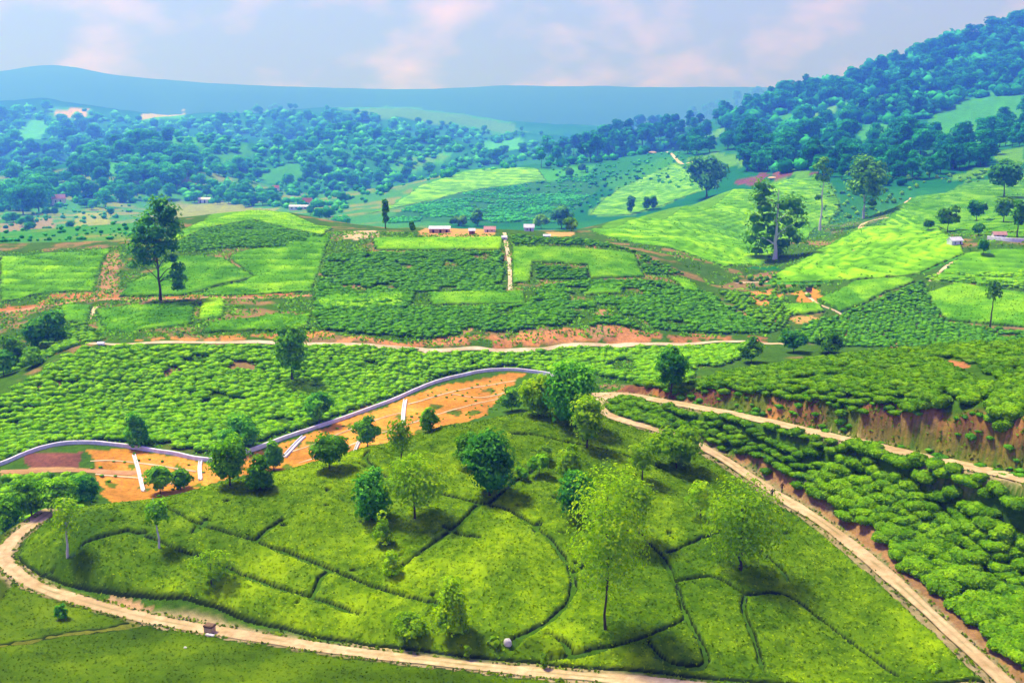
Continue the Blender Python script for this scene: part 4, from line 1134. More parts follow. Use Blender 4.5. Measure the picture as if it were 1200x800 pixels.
for u, v, h, w, mt, lb in ((16, 432, 46, 34, M_mid, 'pointed light green tree in the left valley dip'), (44, 412, 40, 30, M_dark, 'dark tree in the left valley dip below the track'),
                           (66, 404, 44, 24, M_dark, 'bluish dark tree at the right end of the left valley dip'), (38, 432, 26, 34, M_mid, 'low bluish tree at the bottom of the left valley dip'), (5, 445, 30, 30, M_dark, 'dark low tree at the left picture edge in the valley dip')):
    place_tree('dip_tree', u, v, h, w, lb, mt, ymin=290, shape=C_ if mt is M_mid else R_, trunk=.08, nclump=22, nleaf=50)
# --- the tall tree by the left track
EU = [(.10, 0, .93, .17), (.02, .1, .86, .17), (.22, .05, .84, .17), (-.08, -.1, .78, .18), (.12, .1, .76, .2), (.30, 0, .72, .14), (-.22, .05, .68, .16), (.05, -.1, .66, .2), (.22, .1, .63, .17),
      (-.32, 0, .58, .14), (-.12, .1, .57, .18), (.08, 0, .54, .18), (.24, -.05, .52, .13), (-.36, .05, .48, .12), (-.2, -.05, .46, .14), (0, 0, .45, .14), (-.3, .05, .38, .1), (-.16, 0, .37, .12),
      (.22, 0, .40, .09), (.30, .03, .31, .10), (.27, -.03, .24, .11), (.33, 0, .20, .10), (.29, 0, .13, .09), (-.4, 0, .33, .06)]
place_tree('tall_tree', 188, 352, 120, 74, 'tall dark irregular tree standing alone by the left track', M_dark, clumps=EU, nleaf=95, tr=0.42, lean=0.02, forks=20)
# --- ridge top
place_tree('cypress', 452, 268, 36, 6, 'very thin dark columnar tree on the ridge, tallest there', M_dark, ymin=420, shape=COLM, trunk=.1, nclump=16, nleaf=30, rc=1.0)
place_tree('cypress', 483, 272, 13, 5, 'short dark columnar tree on the ridge beside the yellow soil', M_dark, ymin=420, shape=COLM, trunk=.1, nclump=8, nleaf=26, rc=.8)
place_tree('dark_tree', 560, 265, 20, 14, 'dark egg-shaped tree on the ridge behind the dark red hut', M_dark, ymin=420, shape=R_, trunk=.1, nclump=12, nleaf=40)
place_tree('broadleaf_tree', 538, 265, 12, 20, 'low green tree on the ridge behind the tin-roofed shed', M_mid, ymin=420, shape=UMB, trunk=.1, nclump=12, nleaf=40)
place_tree('broadleaf_tree', 634, 268, 16, 18, 'small green tree on the ridge beside the white hut', M_mid, ymin=420, shape=R_, trunk=.1, nclump=12, nleaf=40)
place_tree('dark_tree', 658, 268, 28, 28, 'bluish grey tree on the ridge right of the white hut', M_dark, ymin=420, shape=R_, trunk=.1, nclump=16, nleaf=40)
place_tree('broadleaf_tree', 670, 271, 18, 20, 'green tree at the right end of the ridge huts', M_mid, ymin=420, shape=R_, trunk=.1, nclump=12, nleaf=40)
# --- right-hand valley
EW = [(-.28, 0, .92, .16), (-.18, .1, .84, .17), (-.3, 0, .78, .14), (.25, 0, .72, .18), (.1, 0, .66, .16), (-.2, 0, .66, .17), (.34, .05, .6, .14), (-.36, 0, .52, .16), (-.1, .1, .52, .18), (.16, 0, .5, .18), (.36, 0, .44, .16), (-.28, .05, .4, .18), (0, .15, .36, .2), (.24, .1, .34, .17), (-.36, .1, .25, .16), (-.1, .2, .22, .17), (.15, .15, .2, .17), (.36, .1, .24, .13), (-.25, .15, .1, .14), (.1, .2, .08, .15)]
place_tree('eucalyptus', 908, 304, 92, 74, 'large tree with a white trunk in the gully below the smooth tea ridge', M_mid, ymin=430, clumps=EW, nleaf=70, bark=M_pale_bark, tr=.9, lean=.01)
place_tree('eucalyptus', 961, 270, 84, 24, 'slim tree with a long bare white trunk in the gully', M_mid, ymin=430, clumps=[(0, 0, .95, .22), (-.2, 0, .86, .28), (.2, 0, .8, .25), (-.3, 0, .72, .25), (.05, 0, .7, .25), (-.2, 0, .45, .12)], nleaf=60, bark=M_pale_bark, tr=.75, lean=.005)
place_tree('eucalyptus', 1012, 256, 72, 52, 'leafy yellow-green tree at the top of the right-hand ridge', M_mid, ymin=480, shape=SPD, trunk=.15, nclump=26, nleaf=50, bark=M_pale_bark)
place_tree('dark_tree', 828, 232, 50, 48, 'dark spreading tree at the brow of the smooth tea ridge', M_dark, ymin=560, shape=SPD, trunk=.12, nclump=26, nleaf=50)
place_tree('dark_tree', 1176, 232, 44, 40, 'dark tree on the right slope with two grey stems, near the picture edge', M_dark, ymin=540, shape=SPD, trunk=.2, nclump=20, nleaf=46)
for u, v, h, w, lb in ((1144, 260, 26, 20, 'dark round small tree in the middle of the right-hand tea slope'), (1110, 272, 30, 28, 'greyish small tree leaning over the right slope above the white hut'), (1146, 276, 14, 12, 'tiny dark tree below the dark round one on the right slope'),
                       (1192, 278, 46, 20, 'dark narrow tree beside the long white wall at the right edge'), (1176, 262, 34, 22, 'pale green tree behind the long white wall'), (1152, 300, 20, 14, 'small dark tree just right of the white hut'), (1088, 270, 14, 12, 'small tree on the slope left of the greyish leaning tree')):
    place_tree('slope_tree', u, v, h, w, lb, M_dark if 'dark' in lb else M_mid, ymin=440, shape=R_, trunk=.25, nclump=14, nleaf=46)
place_tree('slope_tree', 1160, 386, 58, 18, 'thin bare-stemmed tree on the bright field at the right edge', M_mid, ymin=330, trunk=.5, shape=UMB, nclump=9, nleaf=30, core=False)
for u, v, h, w, lb in ((766, 245, 16, 8, 'small dark tree in the bright mid-distance field, right of a pair'), (758, 246, 15, 8, 'small dark tree in the bright mid-distance field, left of a pair'), (739, 250, 20, 8, 'thin green tree on the slope left of the pair'), (668, 208, 12, 9, 'tiny dark tree at the corner of the pale field'), (682, 202, 10, 7, 'tiny bluish tree right of the dark one by the pale field')):
    place_tree('slope_tree', u, v, h, w, lb, M_dark, ymin=600, shape=R_, trunk=.15, nclump=10, nleaf=40)

# --- forests far away: one mesh per variant, shared by the copies
def far_variant(seed, shape, mat, bark=M_bark, **kw):
    (tv, tf), (cv, cf, ti) = tree_arrays(seed, 1.0, kw.pop('w', .8), shape=shape, leaf=kw.pop('leaf', .075), **kw)
    a = link('trunk', mesh_np('trunk', tv, [tf]), None, [bark]).data
    b = link('crown', mesh_np('crown', cv, cf, {'tint': ('FACE', 'FLOAT', ti)}), None, [mat]).data
    for me in (a, b):
        for o in [o for o in COL.objects if o.data is me]: bpy.data.objects.remove(o)
    return a, b
FV = {'forest': [far_variant(200 + i, s, M_pine, trunk=.12, nclump=20, nleaf=62, forks=4, tr=.02, w=w, leaf=.05, core=False) for i, (s, w) in enumerate(((R_, .8), (SPD, .9), (R_, .7), (UMB, 1.0), (SPD, .75)))],
      'belt': [far_variant(220 + i, s, M_pine, trunk=.3, nclump=16, nleaf=50, leaf=.045, core=False, forks=3, tr=.016, w=w) for i, (s, w) in enumerate(((R_, .5), (SPD, .55), (COLM, .4)))],
      'hill': [far_variant(240 + i, s, M_olive, trunk=.1, nclump=17, nleaf=60, leaf=.055, core=False, forks=3, tr=.02, w=w) for i, (s, w) in enumerate(((R_, .9), (UMB, 1.1), (R_, 1.0), (SPD, .9)))]}
CLEAR = [[(1000,150),(1060,140),(1075,152),(1010,165)], [(930,170),(985,168),(980,182),(935,186)], [(1060,185),(1100,178),(1095,195),(1060,200)], [(985,120),(1040,108),(1050,118),(1000,128)], [(880,140),(930,132),(935,140),(890,148)], [(893,155),(940,152),(940,164),(897,166)], [(945,130),(982,122),(984,138),(948,142)], [(800,183),(848,176),(880,190),(870,200),(828,200)], [(815,170),(850,150),(852,158),(838,172)], [(925,193),(960,197),(945,212),(920,207)], [(1085,150),(1130,122),(1200,108),(1200,128),(1150,150),(1110,165)], [(1165,178),(1210,172),(1210,197),(1170,192)]] + HILL_CLEAR
def forest(kind, name, pts, n, h0, h1, ymin, label, group, seed, vtop=None):
    r = np.random.default_rng(seed)
    P2 = np.array(pts, float); lo = P2.min(0); hi = P2.max(0); k = 0; tries = 0; done = []
    while k < n and tries < n * 60:
        tries += 1
        u, v = r.uniform(lo, hi)
        if not inpoly(np.array([u]), np.array([v]), pts)[0]: continue
        hp = r.uniform(h0, h1)
        if any(inpoly(np.array([u]), np.array([v - .35 * hp]), q)[0] or inpoly(np.array([u]), np.array([v - .05 * hp]), q)[0] for q in CLEAR): continue
        if any(abs(u - a) < hp * .33 and abs(v - b) < hp * .2 for a, b in done): continue
        done.append((u, v))
        p = P3(u, v, ymin)
        fx = p.y * CP - p.z * SP
        h = hp * fx / F * 1.02
        a, b = FV[kind][r.integers(len(FV[kind]))]
        e = bpy.data.objects.new(name, None); COL.objects.link(e)
        e.location = p; e.scale = (h * r.uniform(.85, 1.15), h * r.uniform(.85, 1.15), h); e.rotation_euler = (0, 0, r.uniform(0, 6.28))
        lb, gr = label, group
        if '|' in label:                     # split a wood by where in it the tree stands
            lo_, mid_, hi_ = label.split('|'); f_ = (v - lo[1]) / (hi[1] - lo[1]) if seed not in (58, 59, 52, 56) else (u - lo[0]) / (hi[0] - lo[0])
            lb = lo_ if f_ < .36 else mid_ if f_ < .66 else hi_; gr = group + (', first third' if f_ < .36 else ', middle' if f_ < .66 else ', last third')
        tag(e, lb, 'tree', gr)
        for nm, me in (('trunk', a), ('crown', b)):
            o = bpy.data.objects.new(nm, me); COL.objects.link(o); o.parent = e
        k += 1
forest('forest', 'forest_tree', [(850,140),(900,122),(1000,95),(1100,60),(1200,30),(1230,25),(1230,108),(1130,116),(1080,142),(1000,150),(900,150)], 150, 15, 27, 700, 'hazy blue forest tree near the top of the right-hand mountain|blue-green forest tree halfway up the forested mountain side|dark forest tree at the foot of the mountain forest above the fields', 'trees of the mountain forest', 51)
forest('forest', 'forest_tree', [(862,190),(880,165),(940,160),(1000,165),(1060,160),(1100,170),(1060,205),(1000,218),(965,205),(935,215),(905,200),(870,205)], 62, 22, 36, 600, 'dark tree at the left end of the wooded belt above the smooth ridge|dark tree in the middle of the wooded belt above the gully|dark tree at the right end of the wooded belt beside the tea fields', 'trees of the wooded belt', 52)
forest('forest', 'forest_tree', [(1060,170),(1100,150),(1160,160),(1180,190),(1120,205),(1050,215)], 30, 20, 34, 560, 'dark tree in the grove among tea fields on the right-hand mountain', 'trees of the right-hand grove', 53)
forest('forest', 'forest_tree', [(1150,130),(1210,110),(1215,165),(1190,185),(1160,165)], 14, 18, 26, 560, 'bluish tree in the grove at the right picture edge on the mountain', 'trees at the right edge grove', 54)
forest('forest', 'forest_tree', [(800,172),(830,162),(870,150),(890,165),(850,182),(860,200),(800,182)], 24, 14, 24, 560, 'small tree around the bright plots at the foot of the mountain ridge', 'trees around the small plots', 55)
forest('belt', 'plantation_tree', [(632,197),(700,190),(760,178),(800,168),(800,158),(760,158),(700,172),(640,188)], 120, 22, 32, 800, 'slim tree at the low left end of the dense plantation belt|slim tree in the middle of the dense plantation belt|slim tree at the high right end of the dense plantation belt', 'trees of the plantation belt', 56)
forest('belt', 'ridge_tree', [(800,150),(830,132),(900,115),(905,120),(850,140),(810,160)], 34, 12, 20, 800, 'slim tree on the skyline ridge between the plantation and the mountain', 'trees on the skyline ridge', 57)
forest('hill', 'hillside_tree', [(80,240),(90,190),(130,170),(220,165),(230,200),(200,235),(120,245)], 60, 15, 26, 560, 'bushy dark tree on the left side of the far left hillside|bushy dark tree in the middle of the far left hillside|bushy dark tree on the right side of the far left hillside', 'trees on the far left hillside', 58)
forest('hill', 'hillside_tree', [(230,235),(240,150),(330,135),(420,140),(520,160),(620,170),(640,190),(560,195),(480,215),(400,245)], 110, 9, 17, 560, 'small bluish tree on the wide far hill above the valley buildings|small bluish tree in the middle of the wide far hill|small bluish tree on the right end of the wide far hill below the plantation', 'trees on the wide far hill', 59)
forest('hill', 'valley_tree', [(0,252),(10,235),(48,235),(46,252)], 9, 26, 36, 540, 'large bushy tree of the dark clump at the left edge of the valley', 'trees of the left edge clump', 60)
forest('hill', 'valley_tree', [(0,290),(0,260),(60,245),(130,240),(145,268),(130,282)], 34, 6, 13, 540, 'small tree or shrub dotted over the pale valley fields on the left', 'trees dotted over the valley fields', 61)
forest('hill', 'valley_tree', [(200,235),(330,235),(330,242),(370,250),(410,262),(400,272),(350,246),(250,242)], 24, 9, 16, 560, 'small tree around the white valley buildings', 'trees around the valley buildings', 62)
forest('hill', 'hillside_tree', [(0,230),(0,140),(60,125),(130,140),(100,180),(80,230)], 50, 10, 20, 560, 'bluish tree on the steep hill at the left picture edge', 'trees on the steep left hill', 63)
forest('hill', 'scrub_tree', [(300,128),(450,126),(560,140),(640,160),(600,165),(450,140),(300,140)], 34, 5, 9, 1200, 'tiny tree along the skyline of the far hill', 'trees on the far skyline', 64)

# undergrowth that reads as one mass
def woodland(name, pts, n, s0, s1, ymin, mat, seed):
    r = np.random.default_rng(seed); P2 = np.array(pts, float); lo = P2.min(0); hi = P2.max(0)
    X, Y, S_ = [], [], []
    while len(X) < n:
        u, v = r.uniform(lo, hi)
        if inpoly(np.array([u]), np.array([v]), pts)[0] and not any(inpoly(np.array([u]), np.array([v - 5]), q)[0] for q in CLEAR):
            p = pix(u, v, ymin); X.append(p[0]); Y.append(p[1])
    X = np.array(X); Y = np.array(Y)
    V0, fc, ti = BF[0]
    Vs, F3, F4, T = [], [], [], [[], []]; off = 0
    for x, y, z in zip(X, Y, H(X, Y)):
        V0, fc, ti = BF[r.integers(len(BF))]
        k = r.uniform(s0, s1) * y / F / 2
        Vs.append(V0 * np.array([k, k, k * r.uniform(.8, 1.5)]) + np.array([x, y, z - .1 * k])); F3.append(fc[0] + off); F4.append(fc[1] + off); off += len(V0)
        d = r.normal() * .33
        T[0].append(ti[:len(fc[0])] + d); T[1].append(ti[len(fc[0]):] + d)
    me = mesh_np(name, np.concatenate(Vs), [np.concatenate(F3), np.concatenate(F4)], {'tint': ('FACE', 'FLOAT', np.clip(np.concatenate(T[0] + T[1]), 0, 1))})
    o = link(name, me, None, [mat]); o['kind'] = 'stuff'
woodland('mountain_undergrowth', [(840,140),(900,118),(1000,88),(1100,52),(1200,24),(1240,15),(1240,108),(1130,116),(1080,142),(1000,155),(960,200),(880,205),(860,160)], 700, 9, 22, 600, M_pine, 71)
woodland('mountain_undergrowth', [(1000,215),(1000,165),(1100,165),(1190,185),(1100,205),(1050,220)], 60, 8, 16, 560, M_pine, 72)
woodland('hill_scrub', [(0,250),(0,130),(60,125),(200,145),(300,135),(450,135),(560,150),(640,175),(620,195),(480,215),(400,250),(200,235)], 1500, 4, 13, 560, M_olive, 73)
woodland('plantation_undergrowth', [(632,198),(700,192),(760,180),(800,170),(800,164),(700,180),(640,192)], 90, 8, 14, 800, M_pine, 74)
woodland('slope_scrub', [(660,200),(720,190),(800,195),(850,205),(820,225),(740,215),(690,250),(600,262),(580,240)], 150, 2.5, 6, 600, M_olive, 75)
woodland('slope_scrub', [(860,330),(905,325),(960,330),(960,350),(900,345)], 40, 4, 9, 400, M_mid, 76)

woodland('slope_scrub', [(960,215),(1000,215),(1060,205),(1100,205),(1060,230),(1040,250),(1000,262),(960,262)], 90, 3, 8, 560, M_mid, 77)
woodland('slope_scrub', [(640,196),(800,175),(850,190),(850,205),(790,192),(700,215),(660,240)], 110, 2, 5, 600, M_olive, 78)
woodland('slope_scrub', [(1080,212),(1160,200),(1210,200),(1210,208),(1130,216)], 40, 3, 8, 560, M_mid, 79)

woodland('valley_scrub', [(0,296),(0,255),(60,245),(190,240),(200,272),(130,288)], 170, 2, 7, 482, M_olive, 80)

# ------------------------------------------------------------------ built things
def plain(name, c1, c2, scale=0.8, rough=0.9, bump=0.2):
    m, t, out = new_mat(name)
    geo = t.nodes.new('ShaderNodeNewGeometry')
    f = noise_col(t, scale, 5, 0.65, geo.outputs['Position'])
    finish(t, out, ramp(t, f, [(0.32, c1), (0.68, c2)]), rough, f, bump, 0.05, 0.1)
    return m
M_white = plain('whitewash', (.55, .55, .55), (.80, .80, .80))
M_cream = plain('cream_plaster', (.60, .56, .46), (.80, .77, .68))
M_tin = plain('grey_tin', (.45, .46, .48), (.70, .71, .72), 0.5, .6)
M_rust = plain('rusty_tin', (.20, .07, .05), (.34, .13, .09), 0.5, .8)
M_pink = plain('faded_red_roof', (.40, .20, .17), (.55, .32, .28), 0.5, .8)
M_darkgap = plain('dark_wood', (.025, .02, .02), (.06, .05, .045))
M_stone = plain('pale_stone', (.50, .48, .42), (.74, .72, .66), 1.4)
M_tan = plain('tan_stone', (.38, .27, .13), (.58, .44, .24), 2.0)
M_brown = plain('brown_stone', (.10, .06, .035), (.22, .14, .08), 2.0)
M_glass = plain('window_glass', (.03, .04, .05), (.06, .08, .09), .5, .2)

def boxes(name, bl, mat, parent=None, matrix=None):
    """one mesh from boxes (x0,x1,y0,y1,z0,z1)"""
    V, Fc = [], []
    for b in bl:
        x0, x1, y0, y1, z0, z1 = b; o = len(V)
        V += [(x, y, z) for z in (z0, z1) for y in (y0, y1) for x in (x0, x1)]
        Fc += [[o, o+2, o+3, o+1], [o+4, o+5, o+7, o+6], [o, o+1, o+5, o+4], [o+2, o+6, o+7, o+3], [o, o+4, o+6, o+2], [o+1, o+3, o+7, o+5]]
    me = mesh_np(name, np.array(V), [np.array(Fc)], smooth=False)
    return link(name, me, parent, [mat])

def wall_strip(name, line, h, w, mat, jag=0.12, seed=0):
    """low wall following the ground along a line"""
    d = np.gradient(line[:, :2], axis=0); d /= np.linalg.norm(d, axis=1, keepdims=True) + 1e-9
    n = np.stack([-d[:, 1], d[:, 0]], 1)
    zc = H(line[:, 0], line[:, 1])
    zc = np.convolve(np.r_[[zc[0]] * 2, zc, [zc[-1]] * 2], np.ones(5) / 5, 'valid')
    top = zc + h + jag * vnoise(np.arange(len(line)) * .7 + seed, np.zeros(len(line)) + seed)
    rowsV = []
    for off, z in ((-w / 2, zc - 1.2), (-w / 2 * .92, top - .08), (-w / 2 * .6, top), (w / 2 * .6, top), (w / 2 * .92, top - .08), (w / 2, zc - 1.2)):
        p = line[:, :2] + n * off
        rowsV.append(np.column_stack([p, z]))
    V = np.stack(rowsV, 1); k, c = V.shape[:2]
    fc = gridfaces(k, c)
    caps = np.array([[0, 1, 4, 5], [1, 2, 3, 4], [(k-1)*c+5, (k-1)*c+4, (k-1)*c+1, (k-1)*c], [(k-1)*c+4, (k-1)*c+3, (k-1)*c+2, (k-1)*c+1]])
    return mesh_np(name, V.reshape(-1, 3), [fc, caps], smooth=False)

def pixline(pts, ymin=0, step=1.2, n=6):
    return resample(catmull([tuple(pix(u, v, ymin)) + (0,) for u, v in pts], n), step)

wl_ = road_line([(-60,572,231),(0,546,237),(30,533,241.5),(60,524,245),(100,521,247),(150,525,246),(200,532,241),(250,540,237),(290,530,243),(330,515,252),(390,495,266),(450,474,281),(490,457,296),(520,446,306),(560,437,314),(600,433,318),(640,438,315),(655,444,308)], 1.5)
e = bpy.data.objects.new('white_wall', None); COL.objects.link(e); e.location = tuple(P(250, 540, 237))
tag(e, 'long low white wall winding along the foot of the bush slope above the orange field', 'wall')
inv = Vector(e.location)
me = wall_strip('wall_body', wl_, 0.85, 0.55, M_white)
o = link('wall_body', me, None, [M_white]); o.parent = e; o.matrix_parent_inverse = Matrix.Translation(-inv)
# bare footpath strip on the upper side of the wall
def path(name, pts, half, ymin, mat, seed, lift=0.08):
    o = ribbon(name, pixline(pts, ymin, 1.0), half, mat, lift, 'structure', seed, 5)
    return o
M_path = road_mat('pale_path', (0.70, 0.58, 0.36), (0.50, 0.37, 0.20))
M_redpath = road_mat('red_path', (0.52, 0.30, 0.14), (0.40, 0.20, 0.08))

def drain(pts, ymin, wdt, label):
    wdt *= .62
    ln = pixline(pts, ymin, 0.8)
    e = bpy.data.objects.new('stone_drain', None); COL.objects.link(e); e.location = (ln[0, 0], ln[0, 1], float(H(ln[0, 0], ln[0, 1])))
    tag(e, label, 'drain', None)
    d = np.gradient(ln[:, :2], axis=0); d /= np.linalg.norm(d, axis=1, keepdims=True) + 1e-9
    n = np.stack([-d[:, 1], d[:, 0]], 1)
    for s in (-1, 1):
        l2 = ln.copy(); l2[:, :2] += n * s * wdt * .4
        o = link('kerb', wall_strip('kerb', l2, .4, wdt * .3, M_white, .03), None, [M_white]); o.parent = e; o.matrix_parent_inverse = Matrix.Translation(-Vector(e.location))
    o = link('channel', wall_strip('channel', ln, .12, wdt * .55, M_stone, .02), None, [M_stone]); o.parent = e; o.matrix_parent_inverse = Matrix.Translation(-Vector(e.location))
drain([(475,469),(473,482),(472,498)], 220, 1.5, 'white stone drain running straight down the orange field below the wall, farthest right')
drain([(356,512),(345,523),(333,536)], 220, 1.6, 'slanting white stone drain leaving the wall down to the left')
drain([(157,534),(163,555),(168,576)], 220, 1.2, 'long pale drain down the left end of the orange field')
drain([(235,541),(234,550),(235,563)], 220, 1.3, 'short white drain below the lowest bend of the wall')
drain([(421,518),(418,524),(415,531)], 215, 1.1, 'very short white drain showing over the hill crest behind the little dark tree')

# footpaths
path('footpath', [(105,402),(120,403),(200,401),(300,401),(420,405),(520,411),(580,411),(640,409),(720,406),(800,404),(900,403),(925,404)], 1.1, 290, M_path, 31)
path('track', [(-40,372),(0,367),(60,358),(100,352),(180,351),(300,350),(365,346)], 1.4, 350, M_redpath, 32)
path('footpath', [(591,273),(593,285),(597,310),(598,340)], 0.8, 370, M_path, 33)
path('footpath', [(112,360),(104,375),(98,388),(92,400)], 0.7, 310, M_path, 34)
path('footpath', [(945,337),(948,348),(962,358),(985,368),(1000,378)], 0.9, 340, M_path, 35)
path('footpath', [(1068,232),(1058,240),(1048,254),(1012,262),(1000,270)], 1.6, 480, M_path, 36)
path('footpath', [(1010,265),(1045,268),(1080,270),(1105,275)], 1.0, 450, M_redpath, 37)
path('footpath', [(1130,303),(1110,312),(1090,330)], 0.8, 380, M_path, 38)
path('footpath', [(765,179),(790,184),(815,190)], 2.6, 640, M_path, 39)
path('footpath', [(0,553),(60,552),(110,552),(160,554)], 0.8, 205, M_redpath, 40)
path('footpath', [(450,415),(480,417),(500,413)], 0.4, 280, M_path, 41)
path('footpath', [(862,332),(890,331),(925,323)], 0.9, 430, M_path, 42)

for i_, pts_ in enumerate(([(106,541),(130,540),(160,543),(230,553)], [(112,556),(160,560),(205,567)], [(335,532),(370,520),(420,500),(470,484)], [(350,543),(400,526),(440,510),(480,497),(540,478),(600,462)], [(478,474),(540,457),(605,446)], [(530,462),(560,466),(600,458)])):
    path('soil_ridge', pts_, .26, 205, M_path, 60 + i_, .1)

def house(name, u, v, wpx, hpx, label, ymin, wallm, roofm, rot=0, depth=0.8, roof='gable', pitch=0.35, doors=(), windows=(), cat='house', eave=0.3):
    """base centre at pixel (u, v); wpx wide and hpx tall in the photo (walls and roof)"""
    p = P3(u, v, ymin)
    fx = p.y * CP - p.z * SP
    w = .75 * wpx * fx / F; h = .8 * hpx * fx / F; d = w * depth if depth < 3 else depth
    d = min(d, 9.0)
    e = bpy.data.objects.new(name, None); COL.objects.link(e)
    e.location = (p.x, p.y + d * .4, p.z - .1); e.rotation_euler = (0, 0, rot)
    tag(e, label, cat)
    hw = h * (1 - pitch)
    rise = h * pitch
    # walls with gables (ridge along x)
    X, Yh = w / 2, d / 2
    if roof == 'gable':
        V = [(-X,-Yh,-1.5),(X,-Yh,-1.5),(X,Yh,-1.5),(-X,Yh,-1.5),(-X,-Yh,hw),(X,-Yh,hw),(X,Yh,hw),(-X,Yh,hw),(-X,0,h-.05),(X,0,h-.05)]
        me = bpy.data.meshes.new('wall'); me.from_pydata(V, [], [(0,1,5,4),(1,2,6,9,5),(2,3,7,6),(3,0,4,8,7)])
        link('wall', me, e, [wallm])
        ex = X + eave
        for s in (-1, 1):
            ye = s * (Yh + eave); ze = hw - rise * eave / Yh
            V = [(-ex,ye,ze),(ex,ye,ze),(ex,0,h),(-ex,0,h)]; V += [(a, b, c + .14) for a, b, c in V]
            me = bpy.data.meshes.new('roof_slope'); me.from_pydata(V, [], [(0,1,2,3),(4,7,6,5),(0,4,5,1),(1,5,6,2),(2,6,7,3),(3,7,4,0)])
            link('roof_slope', me, e, [roofm])
    else:
        V = [(-X,-Yh,-1.5),(X,-Yh,-1.5),(X,Yh,-1.5),(-X,Yh,-1.5),(-X,-Yh,hw),(X,-Yh,hw),(X,Yh,h-.1),(-X,Yh,h-.1)]
        me = bpy.data.meshes.new('wall'); me.from_pydata(V, [], [(0,1,5,4),(1,2,6,5),(2,3,7,6),(3,0,4,7)])
        link('wall', me, e, [wallm])
        V = [(-X-eave,-Yh-eave,hw-.05),(X+eave,-Yh-eave,hw-.05),(X+eave,Yh+eave,h),(-X-eave,Yh+eave,h)]; V += [(a, b, c + .14) for a, b, c in V]
        me = bpy.data.meshes.new('roof'); me.from_pydata(V, [], [(0,1,2,3),(4,7,6,5),(0,4,5,1),(1,5,6,2),(2,6,7,3),(3,7,4,0)])
        link('roof', me, e, [roofm])
    for q in doors:
        boxes('door', [(q * w - .05 * w, q * w + .05 * w, -Yh - .04, -Yh + .02, 0, hw * .8)], M_darkgap, e)
    for q in windows:
        f = boxes('window', [(q * w - .045 * w, q * w + .045 * w, -Yh - .03, -Yh + .02, hw * .35, hw * .75)], M_glass, e)
        boxes('frame', [(q * w - .052 * w, q * w - .045 * w, -Yh - .05, -Yh + .02, hw * .33, hw * .77), (q * w + .045 * w, q * w + .052 * w, -Yh - .05, -Yh + .02, hw * .33, hw * .77), (q * w - .045 * w, q * w + .045 * w, -Yh - .05, -Yh + .02, hw * .75, hw * .77)], M_cream, f)
    return e
house('hut', 1120, 288, 19, 12, 'white gabled hut with a dark open end on the right-hand tea slope', 440, M_white, M_tin, rot=.25, depth=.7, doors=(.3,), windows=(-.2,))
house('farm_building', 240, 238, 22, 8, 'long white building with three dark openings in the left valley', 540, M_white, M_cream, depth=.5, doors=(-.3, 0, .3), pitch=.3)
house('farm_building', 350, 246, 30, 7, 'longest white building just behind the knoll', 540, M_white, M_tin, depth=.35, windows=(-.35, -.12, .12, .35), pitch=.3)
house('house', 358, 241, 20, 11, 'house with a reddish brown roof behind the longest white building', 560, M_cream, M_rust, depth=.8, windows=(-.2, .2), pitch=.55)
house('house', 323, 223, 10, 7, 'small white house with a dark red roof alone on the far slope', 600, M_white, M_rust, depth=.8, doors=(0,), pitch=.5)
house('house', 68, 240, 20, 15, 'pale gabled house with a dark doorway among trees in the left valley', 540, M_cream, M_pink, rot=.5, depth=.8, doors=(.1,), windows=(-.25,), pitch=.4)
house('farm_building', 272, 226, 13, 5, 'low pale shed farthest back on the left valley road', 600, M_cream, M_pink, depth=.4, doors=(0,), pitch=.4)
house('shed', 515, 273, 32, 9, 'long tin-roofed open shed on the yellow soil of the ridge', 430, M_tan, M_tin, depth=.35, roof='lean', pitch=.3, doors=(-.3, .05, .35), cat='shed')
house('hut', 553, 275, 9, 9, 'dark red hut on the ridge below the egg-shaped tree', 430, M_rust, M_tin, depth=.8, doors=(.1,), pitch=.3)
house('hut', 574, 272, 17, 8, 'low hut with a faded pink roof on the ridge', 430, M_cream, M_pink, depth=.6, doors=(-.2,), windows=(.2,), pitch=.45)
house('hut', 620, 271, 15, 10, 'white hut with a pale tin roof on the ridge', 430, M_white, M_tin, depth=.7, doors=(.15,), windows=(-.2,), pitch=.4)
house('shed', 591, 281, 7, 6, 'small white shed at the top of the straight footpath', 420, M_white, M_tin, depth=.8, doors=(0,), cat='shed', pitch=.3)
house('shed', 641, 279, 10, 5, 'low white shed with a dark side right of the white hut', 420, M_white, M_tin, depth=.6, roof='lean', doors=(.3,), cat='shed', pitch=.3)
house('house', 1172, 278, 20, 8, 'low house with a faded red roof above the long white wall at the right edge', 440, M_cream, M_pink, depth=.5, windows=(-.2, .2), pitch=.5)
house('hut', 118, 405, 8, 5, 'tiny white shelter with a dark opening at the start of the middle footpath', 285, M_white, M_tin, depth=.7, doors=(.2,), pitch=.3, cat='hut')
house('hut', 948, 343, 7, 7, 'tiny dark-roofed hut above the red earth patch in the gully', 380, M_pink, M_darkgap, depth=.8, doors=(0,), pitch=.4, cat='hut')
ln = pixline([(1157,281),(1180,283),(1200,284),(1230,284)], 440, 1.5)
o = link('roadside_wall', wall_strip('roadside_wall', ln, 1.6, .6, M_white, .1, 3), None, [M_white]); tag(o, 'straight white wall at the right picture edge below the red-roofed house', 'wall')

